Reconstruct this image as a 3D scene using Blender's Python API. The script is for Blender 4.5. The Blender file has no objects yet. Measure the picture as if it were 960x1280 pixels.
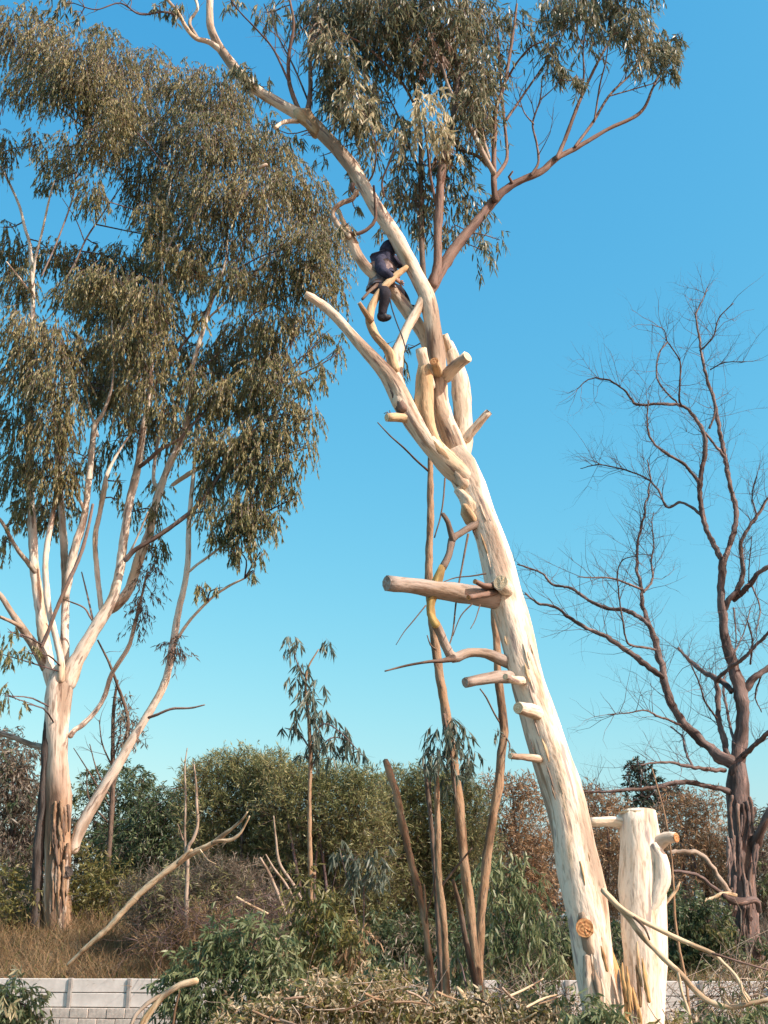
import bpy, math, random
import numpy as np
from mathutils import Vector

random.seed(4)
RNG = np.random.default_rng(11)
SC = bpy.context.scene
COL = SC.collection

# ------------------------------------------------------------------ camera
PITCH = math.radians(21.48)
EYE = np.array([0.0, 0.0, 1.6])
F = 640.0 / math.tan(math.radians(25.0))          # focal length in photo pixels (960 x 1280)
cd = bpy.data.cameras.new("camera")
cam = bpy.data.objects.new("camera", cd)
COL.objects.link(cam)
cam.location = EYE
cam.rotation_euler = (math.pi / 2 + PITCH, 0, 0)
cd.sensor_fit = 'VERTICAL'
cd.sensor_height = 32.0
cd.lens = 16.0 / math.tan(math.radians(25.0))
cd.clip_start = 0.1
cd.clip_end = 6000
SC.camera = cam

# ------------------------------------------------------------------ sky and sun
SUN = Vector((0.66, -0.40, 0.64)).normalized()
world = bpy.data.worlds.new("World")
SC.world = world
world.use_nodes = True
wn, wl = world.node_tree.nodes, world.node_tree.links
bg = wn["Background"]
sky = wn.new("ShaderNodeTexSky")
sky.sky_type = 'NISHITA'
sky.sun_disc = False
sky.sun_elevation = math.asin(SUN.z)
sky.sun_rotation = math.atan2(SUN.x, SUN.y)
sky.altitude = 200
sky.air_density = 1.6
sky.dust_density = 2.0
sky.ozone_density = 8.0
tintn = wn.new("ShaderNodeMix")
tintn.data_type = 'RGBA'
tintn.blend_type = 'MULTIPLY'
tintn.inputs[0].default_value = 1.0
tintn.inputs[7].default_value = (0.42, 0.985, 1.64, 1)
sep = wn.new("ShaderNodeSeparateColor")
com = wn.new("ShaderNodeCombineColor")
wl.new(sky.outputs[0], sep.inputs[0])
for ch, ex_ in enumerate((1.6, 0.82, 0.40)):         # the phone's colour response, the same over the whole sky
    pw = wn.new("ShaderNodeMath")
    pw.operation = 'POWER'
    pw.inputs[1].default_value = ex_
    wl.new(sep.outputs[ch], pw.inputs[0])
    wl.new(pw.outputs[0], com.inputs[ch])
wl.new(com.outputs[0], tintn.inputs[6])
wl.new(tintn.outputs[2], bg.inputs[0])
bg.inputs[1].default_value = 0.15
sl = bpy.data.lights.new("sun", 'SUN')
sl.energy = 3.5
sl.angle = math.radians(0.5)
sl.color = (1.0, 0.925, 0.81)
so = bpy.data.objects.new("sun", sl)
COL.objects.link(so)
so.location = (20, -15, 40)
so.rotation_euler = SUN.to_track_quat('Z', 'Y').to_euler()
SC.view_settings.view_transform = 'Standard'
SC.view_settings.look = 'None'
SC.view_settings.exposure = 1.0
SC.view_settings.gamma = 1.0
SC.view_settings.use_curve_mapping = False


# ------------------------------------------------------------------ placing: a photo pixel at a distance Y becomes a world point
def ray(px, py):
    xc = (px - 480.0) / F
    yc = -(py - 640.0) / F
    return np.array([xc, math.cos(PITCH) - yc * math.sin(PITCH), math.sin(PITCH) + yc * math.cos(PITCH)])


def W(px, py, Y):
    d = ray(px, py)
    return EYE + d * (Y / d[1])


def mpp(px, py, Y):                                  # metres per photo pixel there
    return Y / ray(px, py)[1] / F


# ------------------------------------------------------------------ materials
MATS = {}


def nodes_of(name):
    m = bpy.data.materials.new(name)
    m.use_nodes = True
    nt = m.node_tree
    b = nt.nodes["Principled BSDF"]
    return m, nt, nt.nodes, nt.links, b


def ramp(nd, stops, interp='LINEAR'):
    r = nd.new("ShaderNodeValToRGB")
    cr = r.color_ramp
    cr.interpolation = interp
    while len(cr.elements) < len(stops):
        cr.elements.new(0.5)
    for e, (p, c) in zip(cr.elements, stops):
        e.position = p
        e.color = (c[0], c[1], c[2], 1)
    return r


def bark(name, pale, mid, dark, streak=(9, 9, 1.1), amount=0.5, rough=0.75, bump=0.35, fine=30.0, flakes=None, lower=None, split=(4, 7)):
    """bark: patches stretched along the limb, narrow strips, small flecks and relief"""
    m, nt, nd, ln, b = nodes_of(name)
    at = nd.new("ShaderNodeAttribute"); at.attribute_name = "barkco"
    mp = nd.new("ShaderNodeMapping"); mp.inputs["Scale"].default_value = streak
    ln.new(at.outputs["Vector"], mp.inputs["Vector"])
    n1 = nd.new("ShaderNodeTexNoise"); n1.inputs["Scale"].default_value = 1.0
    n1.inputs["Detail"].default_value = 5; n1.inputs["Roughness"].default_value = 0.62
    ln.new(mp.outputs[0], n1.inputs["Vector"])
    lo = 0.5 - 0.14 * amount
    r1 = ramp(nd, [(lo - .13, dark), (lo, mid), (lo + .06, pale), (lo + .26, pale), (lo + .36, mid)])
    ln.new(n1.outputs[0], r1.inputs[0])
    n2 = nd.new("ShaderNodeTexNoise"); n2.inputs["Scale"].default_value = fine
    n2.inputs["Detail"].default_value = 4
    mp2 = nd.new("ShaderNodeMapping"); mp2.inputs["Scale"].default_value = (1, 1, 0.25)
    ln.new(at.outputs["Vector"], mp2.inputs["Vector"]); ln.new(mp2.outputs[0], n2.inputs["Vector"])
    r2 = ramp(nd, [(0.3, (.55, .5, .45)), (0.46, (1, 1, 1)), (1, (1.0, 1.0, 1.0))])
    ln.new(n2.outputs[0], r2.inputs[0])
    mx = nd.new("ShaderNodeMix"); mx.data_type = 'RGBA'; mx.blend_type = 'MULTIPLY'; mx.inputs[0].default_value = 0.8
    ln.new(r1.outputs[0], mx.inputs[6]); ln.new(r2.outputs[0], mx.inputs[7])
    out = mx.outputs[2]
    if flakes:
        n3 = nd.new("ShaderNodeTexNoise"); n3.inputs["Scale"].default_value = 1.0; n3.inputs["Detail"].default_value = 3
        mp3 = nd.new("ShaderNodeMapping"); mp3.inputs["Scale"].default_value = (streak[0] * 2.1, streak[1] * 2.1, streak[2] * 2.4)
        mp3.inputs["Location"].default_value = (3, 5, 7)
        ln.new(at.outputs["Vector"], mp3.inputs["Vector"]); ln.new(mp3.outputs[0], n3.inputs["Vector"])
        r3 = ramp(nd, [(0.60, (0, 0, 0)), (0.66, (1, 1, 1))])
        ln.new(n3.outputs[0], r3.inputs[0])
        mx3 = nd.new("ShaderNodeMix"); mx3.data_type = 'RGBA'
        ln.new(r3.outputs[0], mx3.inputs[0]); ln.new(out, mx3.inputs[6])
        mx3.inputs[7].default_value = (*flakes, 1)
        out = mx3.outputs[2]
    # broad patches where older bark has not yet shed
    n4 = nd.new("ShaderNodeTexNoise"); n4.inputs["Scale"].default_value = 1.0; n4.inputs["Detail"].default_value = 4
    mp4 = nd.new("ShaderNodeMapping"); mp4.inputs["Scale"].default_value = (streak[0] * .38, streak[1] * .38, streak[2] * .55)
    mp4.inputs["Location"].default_value = (11, 2, 5)
    ln.new(at.outputs["Vector"], mp4.inputs["Vector"]); ln.new(mp4.outputs[0], n4.inputs["Vector"])
    r4 = ramp(nd, [(0.36, (.46, .41, .38)), (0.435, (.70, .65, .61)), (0.465, (1, 1, 1)), (0.58, (1, 1, 1)), (0.64, (.86, .78, .67))])
    ln.new(n4.outputs[0], r4.inputs[0])
    mx4 = nd.new("ShaderNodeMix"); mx4.data_type = 'RGBA'; mx4.blend_type = 'MULTIPLY'; mx4.inputs[0].default_value = 1
    ln.new(out, mx4.inputs[6]); ln.new(r4.outputs[0], mx4.inputs[7]); out = mx4.outputs[2]
    if lower:                                         # rough brown stocking at the butt of the tree
        r5 = ramp(nd, [(lo - .04, lower[2]), (lo + .1, lower[1]), (lo + .24, lower[0]), (lo + .36, pale)])
        ln.new(n1.outputs[0], r5.inputs[0])
        tc = nd.new("ShaderNodeTexCoord"); sx = nd.new("ShaderNodeSeparateXYZ"); ln.new(tc.outputs["Object"], sx.inputs[0])
        ma = nd.new("ShaderNodeMath"); ma.operation = 'MULTIPLY_ADD'; ma.inputs[1].default_value = 6.0
        ln.new(n4.outputs[0], ma.inputs[0]); ln.new(sx.outputs[2], ma.inputs[2])
        mr = nd.new("ShaderNodeMapRange"); mr.inputs[1].default_value = split[0] + 3; mr.inputs[2].default_value = split[1] + 3
        ln.new(ma.outputs[0], mr.inputs[0])
        mx5 = nd.new("ShaderNodeMix"); mx5.data_type = 'RGBA'
        ln.new(mr.outputs[0], mx5.inputs[0]); ln.new(r5.outputs[0], mx5.inputs[6]); ln.new(out, mx5.inputs[7]); out = mx5.outputs[2]
    ln.new(out, b.inputs["Base Color"])
    b.inputs["Roughness"].default_value = rough
    b.inputs["Specular IOR Level"].default_value = 0.25
    bp = nd.new("ShaderNodeBump"); bp.inputs["Strength"].default_value = bump; bp.inputs["Distance"].default_value = 0.02
    ad = nd.new("ShaderNodeMath"); ad.operation = 'ADD'
    ln.new(n1.outputs[0], ad.inputs[0]); ln.new(n2.outputs[0], ad.inputs[1])
    ln.new(ad.outputs[0], bp.inputs["Height"]); ln.new(bp.outputs[0], b.inputs["Normal"])
    MATS[name] = m
    return m


def leafmat(name, c1, c2, c3, rough=0.45, trans=0.32, patch=0.6):
    """leaf: every leaf its own tint, slight patches of a different growth, light passing through"""
    m, nt, nd, ln, b = nodes_of(name)
    g = nd.new("ShaderNodeNewGeometry")
    tc = nd.new("ShaderNodeTexCoord")
    n = nd.new("ShaderNodeTexNoise"); n.inputs["Scale"].default_value = patch; n.inputs["Detail"].default_value = 2
    ln.new(tc.outputs["Object"], n.inputs["Vector"])
    a = nd.new("ShaderNodeMath"); a.operation = 'MULTIPLY_ADD'
    a.inputs[1].default_value = 0.65
    ln.new(g.outputs["Random Per Island"], a.inputs[0])
    s = nd.new("ShaderNodeMath"); s.operation = 'MULTIPLY_ADD'; s.inputs[1].default_value = 1.4; s.inputs[2].default_value = -0.53
    ln.new(n.outputs[0], s.inputs[0]); ln.new(s.outputs[0], a.inputs[2])
    r = ramp(nd, [(0.0, c1), (0.5, c2), (1.0, c3)])
    ln.new(a.outputs[0], r.inputs[0])
    ln.new(r.outputs[0], b.inputs["Base Color"])
    b.inputs["Roughness"].default_value = rough
    b.inputs["Specular IOR Level"].default_value = 0.4
    t = nd.new("ShaderNodeBsdfTranslucent")
    ln.new(r.outputs[0], t.inputs[0])
    mix = nd.new("ShaderNodeMixShader"); mix.inputs[0].default_value = trans
    ln.new(b.outputs[0], mix.inputs[1]); ln.new(t.outputs[0], mix.inputs[2])
    ln.new(mix.outputs[0], nd["Material Output"].inputs[0])
    MATS[name] = m
    return m


def plain(name, c1, c2, scale=6.0, rough=0.8, bump=0.2, detail=5, spec=0.3):
    m, nt, nd, ln, b = nodes_of(name)
    tc = nd.new("ShaderNodeTexCoord")
    n = nd.new("ShaderNodeTexNoise"); n.inputs["Scale"].default_value = scale; n.inputs["Detail"].default_value = detail
    n.inputs["Roughness"].default_value = 0.65
    ln.new(tc.outputs["Object"], n.inputs["Vector"])
    r = ramp(nd, [(0.32, c1), (0.68, c2)])
    ln.new(n.outputs[0], r.inputs[0]); ln.new(r.outputs[0], b.inputs["Base Color"])
    b.inputs["Roughness"].default_value = rough
    b.inputs["Specular IOR Level"].default_value = spec
    bp = nd.new("ShaderNodeBump"); bp.inputs["Strength"].default_value = bump; bp.inputs["Distance"].default_value = 0.02
    ln.new(n.outputs[0], bp.inputs["Height"]); ln.new(bp.outputs[0], b.inputs["Normal"])
    MATS[name] = m
    return m


bark("gum_cream", (.77, .67, .55), (.52, .40, .29), (.28, .20, .155), streak=(6.5, 6.5, .8), amount=1.0, flakes=(.37, .31, .28), bump=.6)
bark("gum_tan", (.55, .40, .24), (.38, .25, .14), (.18, .115, .075), amount=1.2, bump=.7)
bark("gum_limb", (.66, .55, .43), (.40, .285, .20), (.21, .14, .11), amount=1.1, flakes=(.29, .22, .19), bump=.5)
bark("red_limb", (.21, .14, .112), (.145, .093, .08), (.08, .055, .05), amount=.8, bump=.5)
bark("yellow_peel", (.48, .35, .13), (.38, .27, .10), (.22, .16, .08), amount=.6)
bark("grey_dead_shaded", (.25, .185, .16), (.17, .125, .11), (.09, .068, .062), amount=.8, bump=.6)  # dark grey bark; on one big gum limb it stands in for shade
bark("log_grey", (.36, .30, .255), (.28, .228, .195), (.16, .125, .105), amount=.8, bump=.5)
bark("far_gum", (.70, .60, .50), (.42, .31, .23), (.18, .13, .105), streak=(4, 4, .6), amount=1.1, fine=14, flakes=(.29, .22, .18), bump=.5)
bark("far_gum_butt", (.70, .60, .50), (.44, .32, .24), (.19, .13, .105), streak=(4.5, 4.5, .5), amount=1.0, fine=14, flakes=(.30, .22, .17), bump=.9,
     lower=((.36, .24, .15), (.22, .14, .09), (.10, .068, .05)), split=(3.2, 5.2))
bark("far_gum_dark", (.085, .07, .062), (.055, .046, .042), (.03, .025, .025), amount=.5, bump=.6)
bark("bare_bark", (.155, .113, .103), (.10, .073, .068), (.05, .038, .037), streak=(7, 7, 1.2), amount=1.4, fine=22, bump=1.0, flakes=(.30, .20, .17))
bark("twig_brown", (.16, .115, .115), (.11, .08, .08), (.065, .05, .05), amount=.5)
bark("stem_tan", (.32, .215, .135), (.21, .14, .09), (.10, .07, .05), streak=(14, 14, 2.2), amount=1.2, flakes=(.13, .09, .07), bump=.7)
bark("orange_bark", (.52, .33, .15), (.38, .20, .08), (.20, .11, .06), streak=(9, 9, 1.5), amount=1.2, bump=.9)
bark("stem_dark", (.15, .105, .08), (.095, .07, .056), (.05, .038, .033), streak=(14, 14, 3), amount=.9, bump=.6)
bark("stick_pale", (.58, .46, .31), (.44, .33, .21), (.26, .18, .12), streak=(14, 14, 3), amount=.8)
bark("stick_grey", (.36, .295, .235), (.27, .215, .17), (.16, .12, .095), streak=(14, 14, 3), amount=.8)

leafmat("leaf_far_gum", (.08, .105, .045), (.22, .205, .085), (.42, .36, .18))
leafmat("leaf_near_gum", (.075, .10, .06), (.18, .185, .10), (.36, .33, .21), rough=.38, patch=.9)
leafmat("leaf_pale_cream", (.30, .27, .15), (.46, .41, .25), (.60, .54, .37), rough=.45)
leafmat("leaf_brown", (.10, .065, .045), (.17, .11, .075), (.25, .17, .11))
leafmat("leaf_olive", (.125, .145, .06), (.245, .25, .105), (.39, .36, .19), patch=.35)
leafmat("leaf_deep", (.045, .07, .035), (.08, .115, .05), (.15, .175, .08), patch=.35)
leafmat("leaf_green", (.085, .125, .055), (.16, .20, .09), (.33, .35, .20), patch=.8)
leafmat("leaf_bluegreen", (.06, .09, .07), (.11, .14, .105), (.21, .23, .17), patch=.8)
leafmat("leaf_yellowgreen", (.10, .105, .03), (.17, .16, .05), (.25, .22, .09), patch=.6)
leafmat("leaf_rust", (.20, .135, .075), (.35, .225, .125), (.46, .325, .195), patch=.3)
leafmat("leaf_greybrown", (.11, .095, .07), (.18, .15, .11), (.27, .225, .165), patch=.4)
leafmat("leaf_conifer", (.02, .035, .022), (.04, .06, .038), (.07, .09, .06))
leafmat("grass_dry", (.17, .115, .06), (.28, .19, .10), (.38, .28, .16), rough=.7, patch=.35)
leafmat("litter_leaf", (.24, .16, .08), (.46, .38, .24), (.68, .60, .44), rough=.5, patch=.9)

m, nt, nd, ln, b = nodes_of("cut_wood")
at = nd.new("ShaderNodeAttribute"); at.attribute_name = "barkco"
wv = nd.new("ShaderNodeTexWave"); wv.wave_type = 'RINGS'; wv.rings_direction = 'Z'
wv.inputs["Scale"].default_value = 14; wv.inputs["Distortion"].default_value = 3; wv.inputs["Detail"].default_value = 2
ln.new(at.outputs["Vector"], wv.inputs["Vector"])
r = ramp(nd, [(0, (.55, .41, .24)), (1, (.72, .60, .42))])
ln.new(wv.outputs[0], r.inputs[0]); ln.new(r.outputs[0], b.inputs["Base Color"]); b.inputs["Roughness"].default_value = .8
MATS["cut_wood"] = m
m, nt, nd, ln, b = nodes_of("cut_orange")
at = nd.new("ShaderNodeAttribute"); at.attribute_name = "barkco"
wv = nd.new("ShaderNodeTexWave"); wv.wave_type = 'RINGS'; wv.rings_direction = 'Z'
wv.inputs["Scale"].default_value = 9; wv.inputs["Distortion"].default_value = 9; wv.inputs["Detail"].default_value = 3
ln.new(at.outputs["Vector"], wv.inputs["Vector"])
r = ramp(nd, [(0, (.26, .11, .04)), (.55, (.42, .19, .065)), (1, (.50, .28, .12))])
ln.new(wv.outputs[0], r.inputs[0]); ln.new(r.outputs[0], b.inputs["Base Color"]); b.inputs["Roughness"].default_value = .8
MATS["cut_orange"] = m

plain("soil", (.10, .075, .05), (.20, .15, .10), scale=1.3, bump=.6)
plain("panel_concrete", (.46, .44, .41), (.68, .655, .62), scale=2.2, bump=.2, detail=9)
plain("post_concrete", (.22, .21, .20), (.34, .33, .31), scale=8.0, bump=.2)
plain("block_concrete", (.34, .31, .28), (.52, .48, .43), scale=9.0, bump=.5)
plain("skin", (.30, .17, .115), (.36, .21, .145), scale=20, rough=.5, bump=.05)
plain("hair", (.012, .010, .009), (.03, .024, .02), scale=60, rough=.6, bump=.4)
plain("jacket_navy", (.010, .012, .032), (.055, .058, .10), scale=11, rough=.85, bump=.5)
plain("shirt_plaid", (.08, .06, .065), (.42, .34, .33), scale=11, rough=.9, bump=.5, detail=2)
plain("trousers_black", (.012, .011, .017), (.026, .024, .034), scale=12, rough=.85, bump=.5)
plain("boot_black", (.010, .010, .014), (.02, .02, .026), scale=20, rough=.5, bump=.2)
plain("cord_dark", (.03, .035, .05), (.05, .06, .075), scale=60, rough=.8)


# ------------------------------------------------------------------ objects: things, parts, groups
class Thing:
    def __init__(self, name, label, cat, loc, group=None):
        o = bpy.data.objects.new(name, None)
        o.empty_display_size = 0.3
        COL.objects.link(o)
        o.location = loc
        o["label"] = label
        o["category"] = cat
        if group:
            o["group"] = group
        self.o = o
        self.loc = np.array(loc, float)
        self.skel = []                                # points of its wood, for foliage to grow from


def mesh_obj(name, verts, faces, mat, parent=None, smooth=True, co=None, kind=None, label=None):
    """verts are world points; under a thing they are stored from the thing's base"""
    verts = np.asarray(verts, float)
    par = None
    if isinstance(parent, Thing):
        verts = verts - parent.loc
        par = parent.o
    elif parent is not None:                          # a part: it sits at its thing's base
        root = parent.parent
        verts = verts - np.array(root.location)
        par = parent
    me = bpy.data.meshes.new(name)
    if isinstance(faces, np.ndarray):
        k = faces.shape[1]
        me.vertices.add(len(verts)); me.vertices.foreach_set("co", verts.astype(np.float32).ravel())
        me.loops.add(faces.size); me.loops.foreach_set("vertex_index", faces.astype(np.int32).ravel())
        me.polygons.add(len(faces))
        me.polygons.foreach_set("loop_start", np.arange(0, faces.size, k, dtype=np.int32))
        me.polygons.foreach_set("loop_total", np.full(len(faces), k, dtype=np.int32))
        me.update(calc_edges=True)
    else:
        me.from_pydata([tuple(v) for v in verts], [], faces)
    if smooth:
        me.polygons.foreach_set("use_smooth", np.ones(len(me.polygons), dtype=bool))
    if smooth and not isinstance(faces, np.ndarray):
        for pl in me.polygons:
            if pl.loop_total > 4:
                pl.use_smooth = False
    if co is not None:
        a = me.attributes.new("barkco", 'FLOAT_VECTOR', 'POINT')
        a.data.foreach_set("vector", np.asarray(co, np.float32).ravel())
    me.materials.append(MATS[mat])
    ob = bpy.data.objects.new(name, me)
    COL.objects.link(ob)
    if par is not None:
        ob.parent = par
    if kind:
        ob["kind"] = kind
    if label:
        ob["label"] = label
    return ob


def catmull(P, step):
    """smooth a polyline of rows (any columns); first three are the point"""
    P = np.asarray(P, float)
    if len(P) < 2:
        return P
    Q = np.vstack([2 * P[0] - P[1], P, 2 * P[-1] - P[-2]])
    out = []
    for i in range(1, len(Q) - 2):
        a, b_, c, d = Q[i - 1], Q[i], Q[i + 1], Q[i + 2]
        n = max(1, int(np.linalg.norm((c - b_)[:3]) / step))
        for k in range(n):
            t = k / n
            out.append(.5 * ((2 * b_) + (c - a) * t + (2 * a - 5 * b_ + 4 * c - d) * t * t + (3 * b_ - a - 3 * c + d) * t ** 3))
    out.append(Q[-2])
    return np.array(out)


def tube(P, R, sides=10, rough=0.06, seed=0, cap='round', flare=0.0):
    """a limb with uneven girth; returns verts, faces, bark coordinates"""
    t0 = P[0] - P[1]; t0 = t0 / (np.linalg.norm(t0) + 1e-9)
    P = np.vstack([P[0] + t0 * R[0] * .85, P[0] + t0 * R[0] * .55, P]); R = np.concatenate([[R[0] * .25], [R[0] * .78], R])
    n = len(P)
    T = np.gradient(P, axis=0)
    T /= np.linalg.norm(T, axis=1)[:, None] + 1e-9
    up = np.array([0.13, 1, 0.07])
    N = np.cross(T[0], up)
    if np.linalg.norm(N) < .1:
        N = np.cross(T[0], [1, 0, 0])
    N /= np.linalg.norm(N)
    rg = np.random.default_rng(seed)
    ph = rg.uniform(0, 6.28, 8)
    th = np.linspace(0, 2 * np.pi, sides, endpoint=False)
    L = np.concatenate([[0], np.cumsum(np.linalg.norm(np.diff(P, axis=0), axis=1))])
    rm = max(R.mean(), 1e-4)
    V = np.zeros((n, sides, 3)); C = np.zeros((n, sides, 3))
    for i in range(n):
        if i:
            N = N - T[i] * np.dot(N, T[i])
            N /= np.linalg.norm(N) + 1e-9
        B = np.cross(T[i], N)
        s = L[i] / (rm * 4)
        w = 1 + rough * (np.sin(2 * th + s * 1.3 + ph[0]) * .6 + np.sin(3 * th - s * 2.1 + ph[1]) * .5 + np.sin(5 * th + s * 3.7 + ph[2]) * .35
                         + np.sin(s * 2.9 + ph[3]) * .5 + np.sin(th + s * 5.3 + ph[4]) * .4 + np.sin(4 * th - s * 6.1 + ph[5]) * .3 + np.sin(7 * th + s * 8.3 + ph[6]) * .22)
        rr = R[i] * w
        if flare and i < n:
            rr = rr * (1 + flare * math.exp(-L[i] / (R[0] * 1.2)))
        V[i] = P[i] + np.outer(np.cos(th) * rr, N) + np.outer(np.sin(th) * rr, B)
        C[i, :, 0] = np.cos(th) * R[i]; C[i, :, 1] = np.sin(th) * R[i]; C[i, :, 2] = L[i]
    C += rg.uniform(-40, 40, 3)
    V = V.reshape(-1, 3); C = C.reshape(-1, 3)
    faces = []
    for i in range(n - 1):
        a = i * sides
        for k in range(sides):
            k2 = (k + 1) % sides
            faces.append((a + k, a + k2, a + sides + k2, a + sides + k))
    a = (n - 1) * sides
    if cap == 'round':
        V = np.vstack([V, P[-1] + T[-1] * R[-1] * .5]); C = np.vstack([C, C[-1]])
        for k in range(sides):
            faces.append((a + k, a + (k + 1) % sides, len(V) - 1))
    elif cap == 'flat':
        faces.append(tuple(range(a, a + sides)))
    return V, faces, C


def trace(pts, Y, dy=(0, 0)):
    """photo-traced (x, y, r) rows to world rows (x, y, z, r), the distance easing from Y+dy0 to Y+dy1"""
    n = len(pts); out = []
    for i, p in enumerate(pts):
        yy = Y + dy[0] + (dy[1] - dy[0]) * (i / max(1, n - 1))
        out.append(np.append(W(p[0], p[1], yy), p[2] * mpp(p[0], p[1], yy)))
    return np.array(out)


SEED = [0]


def limb(t, name, pts, Y, mat, dy=(0, 0), sides=None, rough=.06, cap='round', wob=0.0, flare=0.0, skel=True, label=None, kind=None):
    SEED[0] += 1
    P4 = trace(pts, Y, dy)
    r = P4[:, 3].mean()
    P4 = catmull(P4, max(r * .9, .05))
    if wob:
        rg = np.random.default_rng(SEED[0])
        w = rg.normal(0, 1, (len(P4), 3)); w = (w + np.roll(w, 1, 0) + np.roll(w, -1, 0)) / 3
        w[0] = 0
        P4[:, :3] += w * wob * r
    R = np.maximum(P4[:, 3], .002)
    if sides is None:
        sides = 18 if r > .12 else 12 if r > .05 else 8 if r > .02 else 5
    V, Fc, C = tube(P4[:, :3], R, sides, rough, SEED[0], cap, flare)
    o = mesh_obj(name, V, Fc, mat, t, co=C, label=label, kind=kind)
    if skel and isinstance(t, Thing):
        t.skel.append(P4)
    return o


def disc(center, normal, radius, name, mat, parent, sides=14, seed=0, dome=.06):
    nrm = np.array(normal, float); nrm /= np.linalg.norm(nrm)
    a = np.cross(nrm, [0.1, .2, 1]); a /= np.linalg.norm(a); b_ = np.cross(nrm, a)
    rg = np.random.default_rng(seed)
    V = [np.array(center) + nrm * radius * dome]; C = [(0, 0, 0)]
    for f in (.5, 1.0):
        for k in range(sides):
            th = 2 * math.pi * k / sides
            rr = radius * f * (1 + rg.normal(0, .03))
            V.append(np.array(center) + (a * math.cos(th) + b_ * math.sin(th)) * rr + nrm * radius * rg.normal(0, .035) * (f < 1))
            C.append((rr * math.cos(th), rr * math.sin(th), 0))
    V = V + [v - nrm * radius * .12 for v in V[1 + sides:]]
    C = C + C[1 + sides:]
    fc = [(0, 1 + k, 1 + (k + 1) % sides) for k in range(sides)]
    for base in (1, 1 + sides):
        fc += [(base + k, base + sides + k, base + sides + (k + 1) % sides, base + (k + 1) % sides) for k in range(sides)]
    return mesh_obj(name, V, fc, mat, parent, co=C, smooth=False)


def stub(t, pts, Y, mat, dy=(0, 0), cut="cut_wood", name="stub", rough=.08, label=None, flare=.5):
    """a sawn-off branch with its fresh cut face"""
    o = limb(t, name, pts, Y, mat, dy, cap='flat', rough=rough, flare=flare, skel=False, label=label)
    P4 = trace(pts, Y, dy)
    d = P4[-1, :3] - P4[-2, :3]; d /= np.linalg.norm(d)
    disc(P4[-1, :3] + d * .008, d, P4[-1, 3] * .96, "cut_face", cut, o, seed=SEED[0])
    return o


def tubes_joined(lines, name, mat, parent, sides=4, kind="stuff"):
    """many twigs (arrays of x, y, z, r rows) as one mesh"""
    VV, CC, FF = [], [], []; off = 0
    th = np.linspace(0, 2 * np.pi, sides, endpoint=False)
    cs, sn = np.cos(th), np.sin(th)
    for P4 in lines:
        P = P4[:, :3]; R = P4[:, 3]; n = len(P)
        T = np.gradient(P, axis=0)
        T /= np.linalg.norm(T, axis=1)[:, None] + 1e-9
        ref = np.array([0, 1, 0]) if abs(T[0][1]) < .8 else np.array([1, 0, 0])
        N = np.cross(T, ref); N /= np.linalg.norm(N, axis=1)[:, None] + 1e-9
        B = np.cross(T, N)
        V = P[:, None, :] + R[:, None, None] * (cs[None, :, None] * N[:, None, :] + sn[None, :, None] * B[:, None, :])
        VV.append(V.reshape(-1, 3)); CC.append(V.reshape(-1, 3))
        i = np.arange(n - 1)[:, None] * sides; k = np.arange(sides)[None, :]; k2 = (k + 1) % sides
        q = np.stack([i + k, i + k2, i + sides + k2, i + sides + k], -1).reshape(-1, 4) + off
        FF.append(q); off += n * sides
    return mesh_obj(name, np.vstack(VV), np.vstack(FF), mat, parent, co=np.vstack(CC), kind=kind)


# ------------------------------------------------------------------ foliage
def norm(a):
    return a / (np.linalg.norm(a, axis=-1, keepdims=True) + 1e-9)


def leaf_arrays(pos, dirs, L, Wd, curve=.25, rg=RNG, simple=False):
    """lance-shaped leaves: six corners, four triangles each"""
    n = len(pos)
    side = norm(np.cross(dirs, rg.normal(0, 1, (n, 3))))
    nor = np.cross(side, dirs)
    L = L[:, None]; Wd = Wd[:, None]
    bend = nor * L * rg.normal(0, curve, (n, 1)) + np.array([0, 0, -1]) * L * .12
    b0 = pos
    m1 = pos + dirs * L * .3 + bend * .12
    m2 = pos + dirs * L * .68 + bend * .5
    tip = pos + dirs * L + bend
    if simple:                                        # far leaves: a folded diamond
        mm = (m1 + m2) / 2
        V = np.stack([b0, mm - side * Wd * .5, mm + side * Wd * .5, tip], 1).reshape(-1, 3)
        return V, (np.arange(n)[:, None, None] * 4 + np.array([[0, 1, 2], [1, 3, 2]])[None]).reshape(-1, 3)
    V = np.stack([b0, m1 - side * Wd * .5, m1 + side * Wd * .5, m2 - side * Wd * .38, m2 + side * Wd * .38, tip], 1).reshape(-1, 3)
    o = np.arange(n)[:, None] * 6
    tri = np.array([[0, 1, 2], [1, 3, 2], [2, 3, 4], [3, 5, 4]])
    Fc = (o[:, None, :] + tri[None]).reshape(-1, 3)
    return V, Fc


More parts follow.
